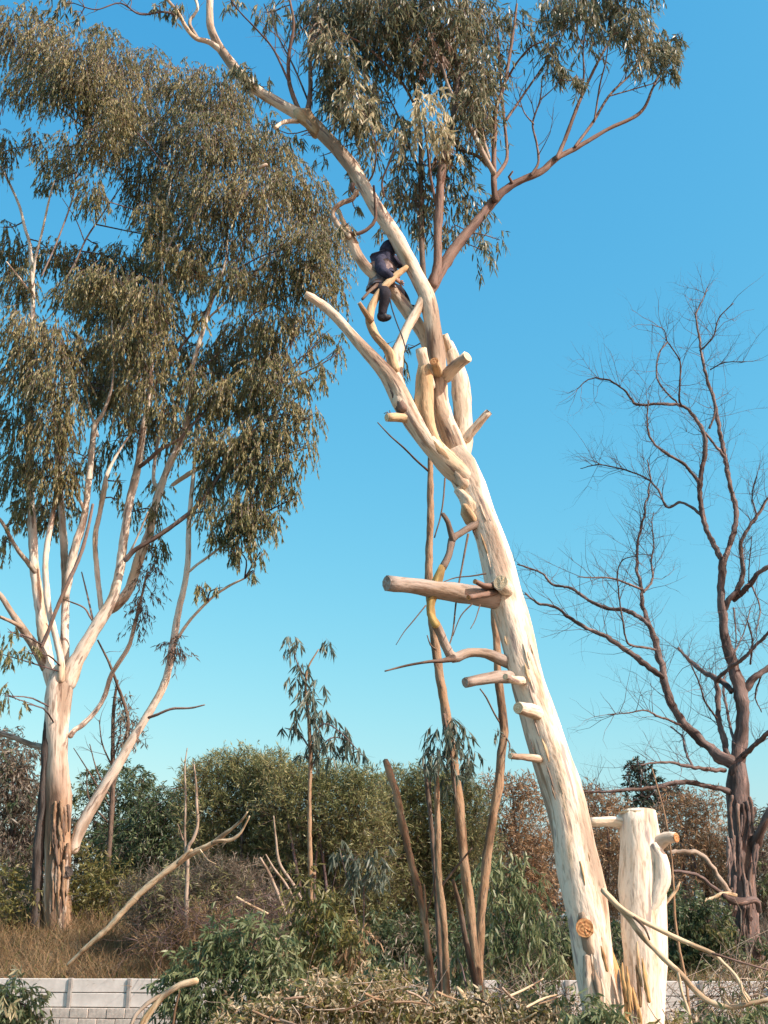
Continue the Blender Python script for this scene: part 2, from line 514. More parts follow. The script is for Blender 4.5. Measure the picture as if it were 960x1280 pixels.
def blob_leaves(blobs, Y, Lm, Wm, cover, droop, per=14, twig_len=.6, spread=.5, depth=1.0, rg=RNG, up=0.0, simple=False):
    """leaf sprays hanging through ellipsoids traced as (x, y, rx, ry[, dY[, density]]) in photo pixels"""
    pos, dirs, tw = [], [], []
    for bl in blobs:
        x, y, rx, ry = bl[:4]
        dY = bl[4] if len(bl) > 4 else 0
        dens = bl[5] if len(bl) > 5 else 1
        c = W(x, y, Y + dY); s = mpp(x, y, Y + dY)
        n = max(6, int(cover * dens * math.pi * rx * ry * s * s / (Lm * Wm * .6)))
        nt = max(2, n // per)
        d = norm(rg.normal(0, 1, (nt, 3)))
        u = rg.uniform(0, 1, (nt, 1)) ** .45
        rad = np.array([rx * s, (rx + ry) * .5 * s * depth, ry * s])
        tl = np.minimum(twig_len, ry * s * .9) * rg.uniform(.5, 1.1, (nt, 1))
        S = c + d * u * rad * .88 + np.array([0, 0, 1]) * tl * .4 * droop
        D = norm(d * .8 + rg.normal(0, .5, (nt, 3)) + np.array([0, 0, -1.2 * droop + up]))
        k = np.arange(n) % nt
        tt = rg.uniform(0, 1, (n, 1))
        p = S[k] + D[k] * tl[k] * tt + np.array([0, 0, -1]) * tl[k] * droop * .5 * tt ** 2
        dd = norm(D[k] * .5 + np.array([0, 0, -1.3 * droop + up * .6]) + rg.normal(0, spread, (n, 3)))
        pos.append(p); dirs.append(dd)
        e = S + D * tl + np.array([0, 0, -1]) * tl * droop * .5
        mid = S + D * tl * .5 + np.array([0, 0, -1]) * tl * droop * .12
        tw.append(np.stack([S, mid, e], 1))
    pos = np.vstack(pos); dirs = np.vstack(dirs); tw = np.vstack(tw)
    n = len(pos)
    V, Fc = leaf_arrays(pos, dirs, Lm * rg.uniform(.6, 1.25, n), Wm * rg.uniform(.7, 1.25, n), rg=rg, simple=simple)
    return V, Fc, tw


def twig_lines(tw, r0):
    return [np.column_stack([q, np.array([r0, r0 * .7, r0 * .35])]) for q in tw]


def reach(t, blobs, Y, r0, rg=RNG, sub=4):
    """branchlets from the nearest wood of the tree up into each leaf mass, then fanning out in it"""
    sk = np.vstack(t.skel)[:, :3]
    out = []
    for bl in blobs:
        x, y, rx, ry = bl[:4]
        dY = bl[4] if len(bl) > 4 else 0
        c = W(x, y, Y + dY); s = mpp(x, y, Y + dY)
        w = sk - c
        dist = np.linalg.norm(w, axis=1) + np.maximum(w[:, 2], 0) * 1.2      # prefer wood from below
        a = sk[np.argmin(dist)]
        gap = np.linalg.norm(c - a)
        mid = (a + c) / 2 + np.array([0, 0, .08 * gap]) + rg.normal(0, .06 * gap + .01, 3)
        line = np.array([np.append(a, r0), np.append(mid, r0 * .8), np.append(c, r0 * .55)])
        out.append(catmull(line, max(.12, gap / 6)))
        for _ in range(sub):
            d = norm(rg.normal(0, 1, 3)); d[2] = abs(d[2]) * .8 - .1
            e = c + d * np.array([rx * s, (rx + ry) * .5 * s, ry * s]) * rg.uniform(.6, .95)
            st = a + (c - a) * rg.uniform(.45, 1)
            md = (st + e) / 2 + rg.normal(0, .05 * np.linalg.norm(e - st), 3)
            out.append(np.array([np.append(st, r0 * .5), np.append(md, r0 * .4), np.append(e, r0 * .2)]))
    return out


def foliage(t, blobs, Y, mat, Lm, Wm, cover=1.5, droop=1.0, name="foliage", twig="twig_brown", r0=.012, wood=True, sub=4, r1=None, **kw):
    V, Fc, tw = blob_leaves(blobs, Y, Lm, Wm, cover, droop, **kw)
    mesh_obj(name, V, Fc, mat, t, kind="stuff", smooth=False)
    if wood:
        lines = twig_lines(tw, r0 * .3)
        if t.skel:
            lines = reach(t, blobs, Y, r1 or r0, sub=sub) + lines
        tubes_joined(lines, "twigs", twig, t, sides=3)


def grow_twigs(lines, levels, count, length, rad, spread=.9, upb=.25, rg=RNG, taper=.25, minr=0, seg=4, kink=.22):
    """bare twigs off every line given, each level shorter and thinner"""
    res = []; cur = lines
    for lv in range(levels):
        nxt = []
        for P4 in cur:
            tot = np.linalg.norm(np.diff(P4[:, :3], axis=0), axis=1).sum()
            k = rg.poisson(count[lv] * (tot if lv == 0 else 1))
            for _ in range(k):
                i = rg.integers(max(0, int(len(P4) * .2)), len(P4))
                j = max(1, min(i, len(P4) - 1))
                base = P4[j, :3]; d0 = norm(P4[j, :3] - P4[j - 1, :3])
                d = norm(d0 * .7 + rg.normal(0, spread, 3) + np.array([0, 0, upb]))
                Lg = length[lv] * rg.uniform(.4, 1.2)
                r = min(rad[lv] * rg.uniform(.7, 1.1), P4[j, 3] * .9)
                pts = [np.append(base, r)]
                for q in range(1, seg + 1):
                    d = norm(d + rg.normal(0, kink, 3) + np.array([0, 0, upb * .2]))
                    pts.append(np.append(pts[-1][:3] + d * Lg / seg, max(r * (1 - (1 - taper) * q / seg), minr)))
                nxt.append(np.array(pts))
        res += nxt; cur = nxt
    return res


# ------------------------------------------------------------------ the ground: one sheet with the step held by the wall
SHEAR, VWALL = .14, 24.4


def sstep(a):
    a = np.clip(a, 0, 1); return a * a * (3 - 2 * a)


def ground_z(x, v):
    front = -.32 * sstep((v - 14) / 9)
    bank = .74 + .75 * sstep((v - VWALL) / 7) + .7 * sstep((v - 34) / 14) + .75 * sstep((-x - 3) / 5) * sstep((v - VWALL - .3) / 5)
    return np.where(v < VWALL, front, bank)


xs = np.concatenate([[-3000, -900, -300, -120, -60, -40], np.arange(-30, 30.1, .75), [40, 60, 120, 300, 900, 3000]])
vs = np.concatenate([[-60, -20, -5, 0], np.arange(2, 24, 1.0), [24.0, 24.38, 24.44, 24.7], np.arange(25.2, 50, .8), [55, 65, 90, 150, 400, 1200, 4000]])
X, Vv = np.meshgrid(xs, vs)
gx = np.clip(X, -40, 40)
Z = ground_z(X, Vv) + RNG.normal(0, .03, X.shape) * (np.abs(X) < 31)
Yg = Vv - SHEAR * gx
nv, nx = X.shape
ii = (np.arange(nv - 1)[:, None] * nx + np.arange(nx - 1)[None, :])
gf = np.stack([ii, ii + 1, ii + nx + 1, ii + nx], -1).reshape(-1, 4)
g = mesh_obj("ground", np.column_stack([X.ravel(), Yg.ravel(), Z.ravel()]), gf, "soil", kind="structure")


def gz(x, y):
    return float(ground_z(np.array(x), np.array(y + SHEAR * x)))


# ------------------------------------------------------------------ the low wall: two slabs between posts on a few courses of block
def box_mesh(name, sx, sy, sz, mat, bev=.012):
    import bmesh
    bm = bmesh.new()
    bmesh.ops.create_cube(bm, size=1)
    bmesh.ops.scale(bm, vec=(sx, sy, sz), verts=bm.verts)
    bmesh.ops.bevel(bm, geom=list(bm.edges), offset=bev, segments=1, affect='EDGES')
    me = bpy.data.meshes.new(name); bm.to_mesh(me); bm.free()
    me.materials.append(MATS[mat])
    return me


wall = Thing("boundary_wall", "low pale concrete panel wall on grey blocks behind the leaning tree", "wall", (0, VWALL, 0))
wall.o.rotation_euler = (0, 0, -math.atan(SHEAR))
WT = .925
BAY, PH = 1.30, .278
pm = box_mesh("panel", BAY - .075, .05, PH - .008, "panel_concrete")
qm = box_mesh("post", .09, .12, 2 * PH + .02, "post_concrete")
bm_ = box_mesh("block", .392, .19, .192, "block_concrete", .01)
cm = box_mesh("coping", BAY - .01, .17, .05, "post_concrete")


def put(me, name, x, y, z, rz=0):
    o = bpy.data.objects.new(name, me); COL.objects.link(o); o.parent = wall.o
    o.location = (x, y, z); o.rotation_euler = (random.gauss(0, .006), random.gauss(0, .004), rz + random.gauss(0, .006))
    return o


x0 = W(85, 1240, 25.4)[0] - 8 * BAY
for i in range(22):
    xp = x0 + i * BAY
    if abs(xp) > 14:
        continue
    put(qm, "post", xp, 0, WT - PH - .005)
    for j in range(2):
        put(pm, "panel", xp + BAY / 2, random.gauss(0, .006), WT - PH * (j + .5) - j * .004)
top = WT - 2 * PH - .012
for j in range(4):
    for i in range(-27, 28):
        put(bm_, "block", i * .402 + (j % 2) * .2, random.gauss(0, .006), top - .1 - j * .202)

# ------------------------------------------------------------------ the leaning gum being lopped
YF = 12.5
base = W(790, 1345, YF)
lean = Thing("leaning_gum_tree", "tall cream barked leaning gum tree with lopped stubs and a leafy top", "tree", (base[0], YF, gz(base[0], YF)))
G = "gum_cream"; GL = "gum_limb"; GT = "gum_tan"
limb(lean, "trunk", [(800, 1420, 52), (786, 1345, 40), (768, 1300, 32), (750, 1245, 25.5), (739, 1172, 24.5), (724, 1088, 26), (708, 1010, 25), (690, 948, 24), (670, 885, 22),
                     (654, 830, 22.5), (638, 767, 22), (626, 720, 20), (613, 674, 18), (602, 642, 17.5), (590, 611, 18.5), (577, 585, 19), (566, 566, 15)], YF, G, sides=28, rough=.075)
limb(lean, "leader", [(578, 590, 15), (566, 552, 14), (551, 512, 12.5), (546, 454, 11), (541, 407, 10.5), (533, 370, 10.5), (516, 336, 9.5), (494, 295, 9.3), (472, 262, 9), (442, 212, 9),
                      (412, 176, 8.5), (384, 150, 8.5), (350, 130, 7), (312, 106, 6.5), (282, 70, 6), (265, 40, 5), (262, 15, 4.5), (263, -25, 4)], YF, GL, rough=.05)
limb(lean, "branch", [(281, 67, 4.5), (262, 53, 3.5), (245, 48, 3), (233, 35, 2.6), (222, 15, 2.2), (204, -6, 2)], YF, GL, (0, -.3))
limb(lean, "branch", [(246, 47, 2.6), (237, 28, 2.2), (247, 10, 1.8), (240, -10, 1.5)], YF, GL, (0, .3))
limb(lean, "branch", [(228, 22, 1.8), (205, 15, 1.5), (175, 18, 1.2), (150, 4, 1), (120, 12, .8), (92, 4, .6)], YF, "twig_brown", (-.2, -.6))
limb(lean, "knot", [(397, 166, 7), (388, 154, 11), (380, 147, 11.5), (371, 140, 7)], YF, GT, rough=.25, skel=False)
limb(lean, "branch", [(384, 148, 4.5), (388, 112, 3), (388, 70, 2.4), (394, 20, 2), (398, -15, 1.5)], YF, "red_limb", (0, .4))
limb(lean, "branch", [(375, 142, 3.5), (362, 105, 2.6), (361, 70, 2.3), (367, 30, 1.8), (360, -10, 1.3)], YF, "red_limb", (0, -.4))
limb(lean, "branch", [(360, 100, 1.6), (342, 62, 1.3), (322, 38, 1.1), (300, 15, .9), (285, -5, .8)], YF, "twig_brown", (-.2, -.8))
limb(lean, "branch", [(386, 128, 1.4), (368, 85, 1.2), (350, 50, 1), (330, 5, .8)], YF, "twig_brown", (.2, .8))
stub(lean, [(372, 151, 3.4), (354, 153, 2.6), (344, 160, 2.4)], YF, GL, (0, -.3))
stub(lean, [(333, 206, 2), (330, 207, 2), (323, 210, 2)], YF, GL, (-.2, -.2), cut="cut_wood")
# the reddish limb to the right and what it carries
R_ = "red_limb"
limb(lean, "limb", [(530, 372, 8.0), (540, 357, 8.0), (552, 335, 8.0), (576, 301, 6.5), (597, 276, 6.0), (620, 248, 5.5), (642, 230, 4.6), (675, 215, 4.3), (697, 197, 3.9), (722, 184, 2.9), (759, 162, 2.4), (800, 141, 2.1),
                     (816, 110, 1.5), (825, 90, 1.0)], YF, R_, (.1, .9), rough=.07)
RB = [
    ([(696, 198, 3.2), (706, 175, 3), (725, 125, 2.5), (744, 84, 2), (757, 60, 1.6), (768, 38, 1.1)], (.5, .8)),
    ([(727, 121, 2), (730, 92, 1.6), (729, 62, 1.3), (733, 30, 1)], (.6, .2)),
    ([(719, 183, 2.5), (741, 153, 2.2), (762, 119, 1.9), (787, 94, 1.5), (806, 69, 1.2), (815, 50, .9)], (.6, 1.2)),
    ([(743, 152, 1.5), (750, 106, 1.3), (757, 78, 1.1), (762, 45, .9)], (.7, .3)),
    ([(762, 120, 1.1), (790, 112, 1), (818, 104, .8)], (.8, 1.1)),
    ([(619, 250, 5), (617, 219, 4.2), (618, 175, 3.4), (620, 137, 3), (631, 103, 2.6), (641, 45, 2), (646, 5, 1.6)], (.3, 0)),
    ([(619, 222, 3.4), (631, 205, 2.8), (634, 190, 2.4), (630, 147, 2.2), (626, 100, 2), (622, 40, 1.6)], (.3, .7)),
    ([(633, 150, 2), (656, 116, 1.7), (684, 75, 1.3), (700, 45, 1)], (.5, .9)),
    ([(631, 104, 1.8), (645, 80, 1.6), (662, 60, 1.4), (678, 52, 1)], (.2, -.3)),
    ([(664, 219, 2.4), (673, 203, 2), (671, 180, 1.7), (666, 154, 1.5), (675, 125, 1.2), (678, 95, .9)], (.4, .6)),
    ([(667, 155, 1.2), (655, 140, .9), (650, 120, .7), (657, 105, .5)], (.5, .7)),
    ([(675, 125, 1), (690, 112, .8), (700, 100, .6)], (.5, .3)),
    ([(640, 228, 2.6), (636, 221, 2), (641, 214, 1.4)], (.4, .3)),
]
for p, dy in RB:
    p = [(a, b_, c * .85) for a, b_, c in p]
    limb(lean, "branch", p, YF, R_, dy)
limb(lean, "branch", [(617, 216, 3.6), (606, 196, 3.4), (590, 164, 3.2), (575, 136, 2.8), (562, 112, 2.2), (552, 80, 1.6)], YF, "stick_grey", (.2, -.3))
limb(lean, "branch", [(615, 212, 2.6), (598, 196, 2.2), (576, 187, 1.8), (560, 176, 1.2)], YF, R_, (.2, .6))
limb(lean, "branch", [(611, 198, 2.4), (602, 165, 2.1), (596, 130, 1.8), (590, 95, 1.4)], YF, "stick_grey", (.2, .1))
limb(lean, "branch", [(604, 180, 2.2), (590, 140, 1.9), (578, 110, 1.6), (573, 70, 1.2)], YF, "stick_grey", (.2, .5))
limb(lean, "limb", [(541, 356, 6.5), (547, 330, 5.5), (547, 298, 5.4), (549, 257, 5.5), (552, 215, 5.2), (560, 175, 4.6), (568, 141, 4), (572, 95, 3.2), (566, 50, 2.4), (560, 0, 1.6)], YF, "red_limb", (.1, .2))
limb(lean, "branch", [(547, 262, 2.2), (539, 225, 1.9), (535, 190, 1.6), (530, 150, 1.2)], YF, R_, (.2, -.2))
limb(lean, "limb", [(533, 372, 4.5), (529, 342, 3.6), (527, 298, 3.6), (526, 251, 3.4), (526, 200, 3), (524, 150, 2.5), (515, 90, 2), (500, 40, 1.5)], YF, "stem_dark", (.3, .7))
limb(lean, "branch", [(526, 215, 1.8), (512, 185, 1.5), (500, 150, 1.2), (480, 110, 1)], YF, "stem_dark", (.6, .3))
limb(lean, "branch", [(570, 100, 2), (590, 60, 1.6), (600, 20, 1.2)], YF, R_, (.2, .6))
limb(lean, "branch", [(523, 140, 2), (500, 100, 1.6), (460, 60, 1.3), (425, 40, 1)], YF, R_, (.6, -.4))
limb(lean, "branch", [(480, 245, 1.6), (478, 225, 1.4), (490, 195, 1.2), (497, 160, 1)], YF, R_, (-.1, -.4))
limb(lean, "branch", [(457, 232, 1.5), (467, 215, 1.2), (470, 185, 1), (462, 150, .8)], YF, R_, (0, -.4))
# the limb the climber sits on, with its crooked pale end
limb(lean, "limb", [(552, 488, 7), (541, 455, 7.5), (530, 420, 8), (513, 393, 8.5), (496, 371, 8), (479, 353, 7.5), (462, 338, 7), (447, 319, 6.8), (438, 296, 5.5), (434, 290, 4.6)], YF, GL, (.3, -.15))
limb(lean, "branch", [(436, 296, 4.5), (431, 291, 3.8), (422, 281, 3.4), (416, 270, 3.2), (418, 261, 3.2), (429, 253, 3.2), (440, 249, 3.2), (446, 238, 3)], YF, GL, (-.15, -.1))
limb(lean, "branch", [(434, 291, 3), (448, 292, 2.6), (461, 285, 2.3), (469, 274, 2.2), (469, 255, 1.8), (467, 232, 1.4)], YF, R_, (-.15, -.3))
stub(lean, [(438, 293, 3), (429, 277, 2.8), (423, 263, 2.7)], YF, GT, (-.12, .1))
limb(lean, "branch", [(446, 244, 3), (440, 236, 3.5), (441, 229, 3)], YF, R_, (.0, -.1), skel=False)
limb(lean, "branch", [(472, 356, 2.6), (462, 364, 2), (453, 374, 1.8)], YF, "stem_dark", (-.1, -.4), skel=False)
# the left fork with its own limbs
limb(lean, "limb", [(582, 598, 14), (566, 585, 15), (547, 566, 13.5), (530, 545, 13.5), (512, 518, 13), (497, 490, 12.5), (484, 468, 10.5), (466, 448, 8.6), (441, 420, 7), (419, 395, 6.3), (401, 380, 5.6), (388, 372, 4.8)], YF, GL, (-.05, -.5), cap='flat')
stub(lean, [(400, 379, 5.2), (391, 373, 5), (382, 368, 4.4)], YF, GL, (-.48, -.56), flare=.02)
limb(lean, "limb", [(501, 505, 11), (494, 470, 11), (494, 452, 9.5), (500, 430, 7), (512, 404, 6.2), (522, 388, 6), (533, 364, 6.5)], YF, GL, (-.25, 0))
limb(lean, "branch", [(493, 462, 7), (486, 440, 6), (476, 428, 5.2), (467, 415, 5.2), (462, 398, 5.5), (466, 380, 5), (475, 365, 4.8), (486, 353, 4.5), (498, 342, 4.2), (509, 334, 3.6)], YF, GT, (-.3, -.05))
stub(lean, [(463, 400, 4.4), (457, 391, 3.6), (449, 379, 2.8)], YF, GT, (-.3, -.45))
limb(lean, "limb", [(566, 582, 11), (545, 560, 11), (533, 530, 11), (530, 500, 11), (530, 470, 10.5), (530, 455, 8)], YF, GT, (-.12, -.3), rough=.12)
stub(lean, [(537, 482, 7.5), (531, 460, 7.2), (526, 436, 6.5)], YF, GL, (-.2, -.4), flare=.1)
stub(lean, [(548, 470, 6), (546, 462, 6), (543, 452, 5.5)], YF, GT, (-.02, -.42), cut="cut_orange")
limb(lean, "limb", [(578, 570, 10), (580, 535, 11), (577, 500, 12), (574, 472, 11), (566, 446, 9.5), (560, 430, 7)], YF, GL, (.15, .35), rough=.08)
stub(lean, [(562, 440, 6), (558, 428, 5.5), (555, 419, 5.2)], YF, GL, (.3, .2))
stub(lean, [(558, 470, 8), (570, 457, 7.4), (584, 446, 7)], YF, GL, (-.05, -.35))
stub(lean, [(583, 548, 6.5), (596, 532, 5.2), (611, 515, 4.6)], YF, GL, (0, -.15))
stub(lean, [(517, 524, 7.5), (500, 522, 6.3), (484, 522, 5.2)], YF, GT, (-.2, -.4))
limb(lean, "branch", [(489, 521, 1), (484, 515, .8), (480, 517, .5)], YF, "twig_brown", (-.4, -.4), skel=False)
limb(lean, "branch", [(489, 521, .9), (487, 513, .6)], YF, "twig_brown", (-.4, -.4), skel=False)
# knots and stubs down the trunk
limb(lean, "knot", [(596, 650, 7), (588, 633, 10), (579, 619, 8), (571, 611, 6)], YF, G, (-.04, -.1), rough=.25, skel=False)
limb(lean, "knot", [(597, 662, 5), (590, 650, 7.5), (583, 640, 7), (580, 631, 4)], YF, GT, (-.05, -.16), rough=.25, skel=False)
limb(lean, "knot", [(580, 606, 8), (570, 592, 10), (562, 580, 8), (554, 568, 4)], YF, GL, (-.1, -.14), rough=.25, skel=False)
limb(lean, "knot", [(574, 565, 4), (568, 545, 7), (560, 525, 7), (553, 500, 4)], YF, GL, (-.04, -.06), rough=.25, skel=False)
limb(lean, "knot", [(505, 512, 8), (500, 498, 9), (494, 486, 6)], YF, "red_limb", (-.28, -.3), rough=.25, skel=False)
stub(lean, [(634, 748, 16), (610, 747, 13.5), (585, 743, 11.8), (545, 737, 11), (515, 732, 10.6), (484, 729, 10)], YF, "log_grey", (0, -.9), cut="log_grey")
stub(lean, [(633, 736, 10), (630, 732, 10.5), (626, 728, 9.5)], YF, G, (-.2, -.42), cut="cut_wood")
stub(lean, [(620, 731, 5), (608, 733, 4), (594, 727, 3.4)], YF, R_, (-.25, -.55), cut="cut_orange")
stub(lean, [(618, 741, 4.6), (602, 744, 3.8), (586, 747, 3.4)], YF, R_, (-.25, -.6), cut="cut_orange")
limb(lean, "branch", [(596, 654, 5), (586, 660, 4.6), (575, 667, 4.4), (566, 673, 4.8), (563, 684, 4.6), (560, 697, 4.6), (553, 710, 5)], YF, "log_grey", (-.1, -.5), skel=False)
limb(lean, "branch", [(566, 675, 4), (563, 664, 3.8), (560, 653, 3.4), (553, 642, 2.6)], YF, "log_grey", (-.35, -.45), skel=False)
limb(lean, "branch", [(640, 829, 9), (628, 825, 7.4), (607, 817, 6.4), (586, 816, 6), (567, 822, 6.5), (558, 810, 6), (551, 793, 5.6), (543, 777, 5.4)], YF, "log_grey", (0, -.55), skel=False)
limb(lean, "branch", [(545, 781, 5.4), (538, 767, 5), (539, 752, 5.6), (543, 738, 6.6), (548, 722, 6.6), (553, 708, 4.6)], YF, "yellow_peel", (-.55, -.5), skel=False)
limb(lean, "branch", [(566, 823, 5), (553, 826, 3), (537, 827, 2), (508, 832, 1.5), (481, 839, 1)], YF, "stem_dark", (-.4, -.7), skel=False)
stub(lean, [(642, 846, 9), (625, 846, 7.4), (605, 849, 7), (582, 853, 6.4)], YF, "log_grey", (-.05, -.5), cut="log_grey")
stub(lean, [(652, 851, 6), (643, 850, 5), (632, 846, 4)], YF, GL, (-.2, -.55))
stub(lean, [(672, 892, 10), (662, 888, 8.4), (648, 885, 7.4)], YF, G, (-.15, -.52), cut="cut_wood")
stub(lean, [(678, 949, 6), (660, 947, 4.2), (638, 945, 3.8)], YF, GL, (-.1, -.5))
limb(lean, "knot", [(747, 1218, 4), (742, 1200, 9), (736, 1180, 13), (732, 1160, 15), (729, 1141, 12), (726, 1124, 7), (723, 1108, 3)], YF, "gum_limb", (-.09, -.10), rough=.2, skel=False)
cw = W(731, 1160, YF - .235)
disc(cw, (-.12, -1, .1), 11.5 * mpp(731, 1160, YF - .25), "cut_face", "cut_orange", lean, seed=5, dome=.02)
TR = [(768, 1300, 32), (749, 1245, 25.5), (739, 1172, 24.5), (724, 1088, 26), (708, 1010, 25), (690, 948, 24), (670, 885, 22), (654, 830, 22.5), (638, 767, 22), (626, 720, 20), (613, 674, 18), (602, 642, 17.5), (590, 611, 18.5)]
for k in range(46):                                   # shed strips still holding on
    tt = random.random() ** 1.4 * (len(TR) - 1.6)
    i_ = int(tt); f_ = tt - i_
    cx, cy, cr = [TR[i_][c] * (1 - f_) + TR[i_ + 1][c] * f_ for c in range(3)]
    ux, uy = TR[i_ + 1][0] - TR[i_][0], TR[i_ + 1][1] - TR[i_][1]
    ul = math.hypot(ux, uy); ux /= ul; uy /= ul
    o_ = random.uniform(-.92, .85)
    L_ = random.uniform(10, 34)
    dd = -math.sqrt(1 - o_ * o_) * cr * mpp(cx, cy, YF) * 1.0
    x_, y_ = cx + o_ * cr * -uy, cy + o_ * cr * ux
    limb(lean, "bark_strip", [(x_, y_, .5), (x_ - ux * L_ * .5 + random.uniform(-1, 1), y_ - uy * L_ * .5, random.uniform(1.0, 2.0)), (x_ - ux * L_, y_ - uy * L_, .4)], YF, random.choice(["gum_tan", "gum_tan", "log_grey", "gum_limb"]), (dd, dd), sides=6, skel=False, rough=.2)
# thin dead twigs hanging on the trunk
for p, dy in [([(556, 598, 1.2), (554, 625, 1.1), (550, 648, 1), (543, 672, .9)], (-.2, -.3)),
              ([(585, 668, 1.6), (579, 700, 1.3), (571, 745, 1.2), (566, 790, 1.1), (561, 808, .9)], (-.2, -.4)),
              ([(607, 717, 1.2), (590, 720, .9), (570, 722, .8), (555, 727, .6)], (-.2, -.5)),
              ([(590, 755, 1), (576, 770, .8), (566, 795, .7)], (-.5, -.6)), ([(600, 756, .8), (594, 775, .7), (588, 786, .5)], (-.4, -.6)),
              ([(532, 757, .9), (515, 778, .8), (505, 790, .6), (495, 806, .5)], (-.7, -.8))]:
    limb(lean, "twig", p, YF, "stem_dark", dy, skel=False)
# the second trunk from the same root, cut off short
st = limb(lean, "cut_trunk", [(795, 1420, 55), (800, 1345, 38), (805, 1290, 29), (806, 1230, 26), (804, 1166, 26), (803, 1110, 27), (801, 1060, 25.5), (799, 1032, 24), (798, 1016, 23)], YF, G, (.05, .25), sides=26, rough=.10, cap='flat', skel=False,
          label="short pale sawn-off second trunk of the leaning tree")
disc(W(798, 1015.6, YF + .25), (.05, .0, 1), 22.3 * mpp(798, 1012, YF + .25), "cut_face", "cut_wood", st, seed=7, sides=22, dome=.03)
stub(lean, [(818, 1058, 10), (832, 1048, 7.5), (845, 1047, 6)], YF, G, (.1, -.1), cut="cut_orange")
stub(lean, [(788, 1030, 8), (765, 1027, 6), (738, 1028, 5.6)], YF, G, (.25, .3))
limb(lean, "bark_slab", [(812, 1142, 5), (823, 1118, 8), (828, 1095, 10), (825, 1072, 9), (816, 1055, 5)], YF, G, (.0, .02), rough=.12, skel=False)
limb(lean, "bark_ridge", [(800, 1340, 22), (786, 1290, 16), (775, 1255, 11), (768, 1225, 8), (762, 1190, 5), (758, 1165, 2.5)], YF, "orange_bark", (-.02, .02), rough=.18, skel=False)
for k in range(22):
    x, y = random.uniform(742, 812), random.uniform(1165, 1262)
    if k > 9:
        x, y = random.uniform(772, 800), random.uniform(1200, 1270)
    L_ = random.uniform(28, 62)
    dd = -.24 - .06 * random.random() if x < 772 else -.2 - .05 * random.random()
    limb(lean, "bark_strip", [(x, y, .8), (x + random.uniform(0, 4), y + L_ * .4, random.uniform(2, 3.6)), (x + random.uniform(2, 9), y + L_, random.uniform(.8, 2.4))], YF, random.choice(["orange_bark", "orange_bark", "gum_tan", "gum_limb"]), (dd, dd - .02), sides=7, skel=False, rough=.22)
limb(lean, "bark_ridge", [(748, 1330, 17), (742, 1275, 12), (736, 1235, 8), (733, 1195, 4)], YF, "gum_limb", (-.16, -.22), rough=.18, skel=False)

NB = [(400, 20, 22, 40, .2), (408, 60, 22, 35, -.3), (440, 30, 38, 38, .3), (480, 20, 38, 38, -.2), (520, 28, 38, 38, .6), (560, 28, 38, 38, 0), (598, 28, 28, 42, .5), (430, 92, 32, 32, -.2), (470, 72, 32, 32, .5),
      (520, 76, 32, 28, .1), (566, 80, 34, 42, .4), (600, 92, 20, 46, 0), (415, 118, 18, 24, .2), (440, 138, 26, 30, -.2), (465, 125, 22, 28, .3), (500, 165, 24, 24, .5, .6), (560, 165, 18, 24, .4, .7), (588, 130, 20, 44, -.1),
      (608, 150, 13, 38, .3), (460, 178, 18, 34, .2, .6), (495, -10, 110, 30, 0), (455, 150, 20, 20, 0, .8),
      (640, 22, 18, 18, .2, .6), (690, 14, 22, 26, .6), (722, 14, 34, 24, .2), (760, 22, 33, 26, .8), (792, 36, 28, 26, .4), (820, 58, 22, 26, .9), (836, 76, 16, 22, .6), (850, 46, 7, 13, .7), (800, 74, 22, 20, .5, .5),
      (690, 66, 10, 30, .4), (700, 92, 11, 15, .4), (722, 100, 9, 14, .3), (660, 40, 14, 20, .3, .5), (770, -15, 70, 20, .5), (835, 95, 12, 12, .6, .6), (735, 60, 20, 20, .5, .3), (625, 70, 10, 26, .2, .5),
      (514, 235, 22, 32, .5, .8), (530, 270, 24, 32, .6, .8), (492, 250, 13, 26, .4, .5), (570, 240, 22, 28, .5, .5), (592, 260, 18, 36, .5, .5), (602, 312, 16, 26, .5, .35), (560, 290, 14, 25, .5, .5), (482, 286, 10, 16, .3, .5),
      (540, 205, 24, 20, .5, .6), (575, 205, 22, 22, .5, .6), (505, 205, 16, 22, .4, .5), (625, 300, 8, 12, .5, .35),
      (220, 12, 18, 11, -.2, .6), (200, 6, 14, 10, -.3, .5), (78, 6, 16, 12, -.5, .6), (100, 20, 12, 10, -.5, .4), (340, 15, 24, 20, -.2, .45), (372, 20, 14, 26, .1, .5), (308, 90, 18, 14, -.2, .8), (296, 82, 10, 10, -.2, .6), (330, 108, 14, 14, 0, .6),
      (330, 150, 15, 15, -.2, .5), (376, 170, 14, 10, 0, .5), (402, 195, 8, 14, .1, .4), (290, 5, 20, 10, -.4, .4), (432, 282, 9, 10, -.2, .6), (445, 262, 8, 9, .1, .4), (438, 225, 10, 14, .2, .4), (505, 440, 8, 24, .5, .6), (552, 548, 4, 18, .5, .5), (478, 455, 8, 14, .4, .3)]
foliage(lean, NB, YF, "leaf_near_gum", .14, .022, cover=4.2, droop=1.05, r0=.011, per=10, twig_len=.55, twig="red_limb", sub=3, spread=.55)
tubes_joined(grow_twigs([s for s in lean.skel if s[:, 3].mean() < .035 and s[-1, 2] > W(600, 240, YF)[2]], 2, (2.6, 1.6), (.75, .4), (.008, .005), spread=.5, upb=.35), "fine_twigs", "red_limb", lean, sides=3)
PB = [(535, 148, 34, 34, -.5), (520, 122, 24, 16, -.5, .7), (548, 172, 20, 22, -.5), (440, 125, 26, 24, -.5, .6), (500, 168, 18, 18, -.5, .6), (455, 160, 22, 20, -.5, .4), (560, 195, 16, 12, -.4, .6)]
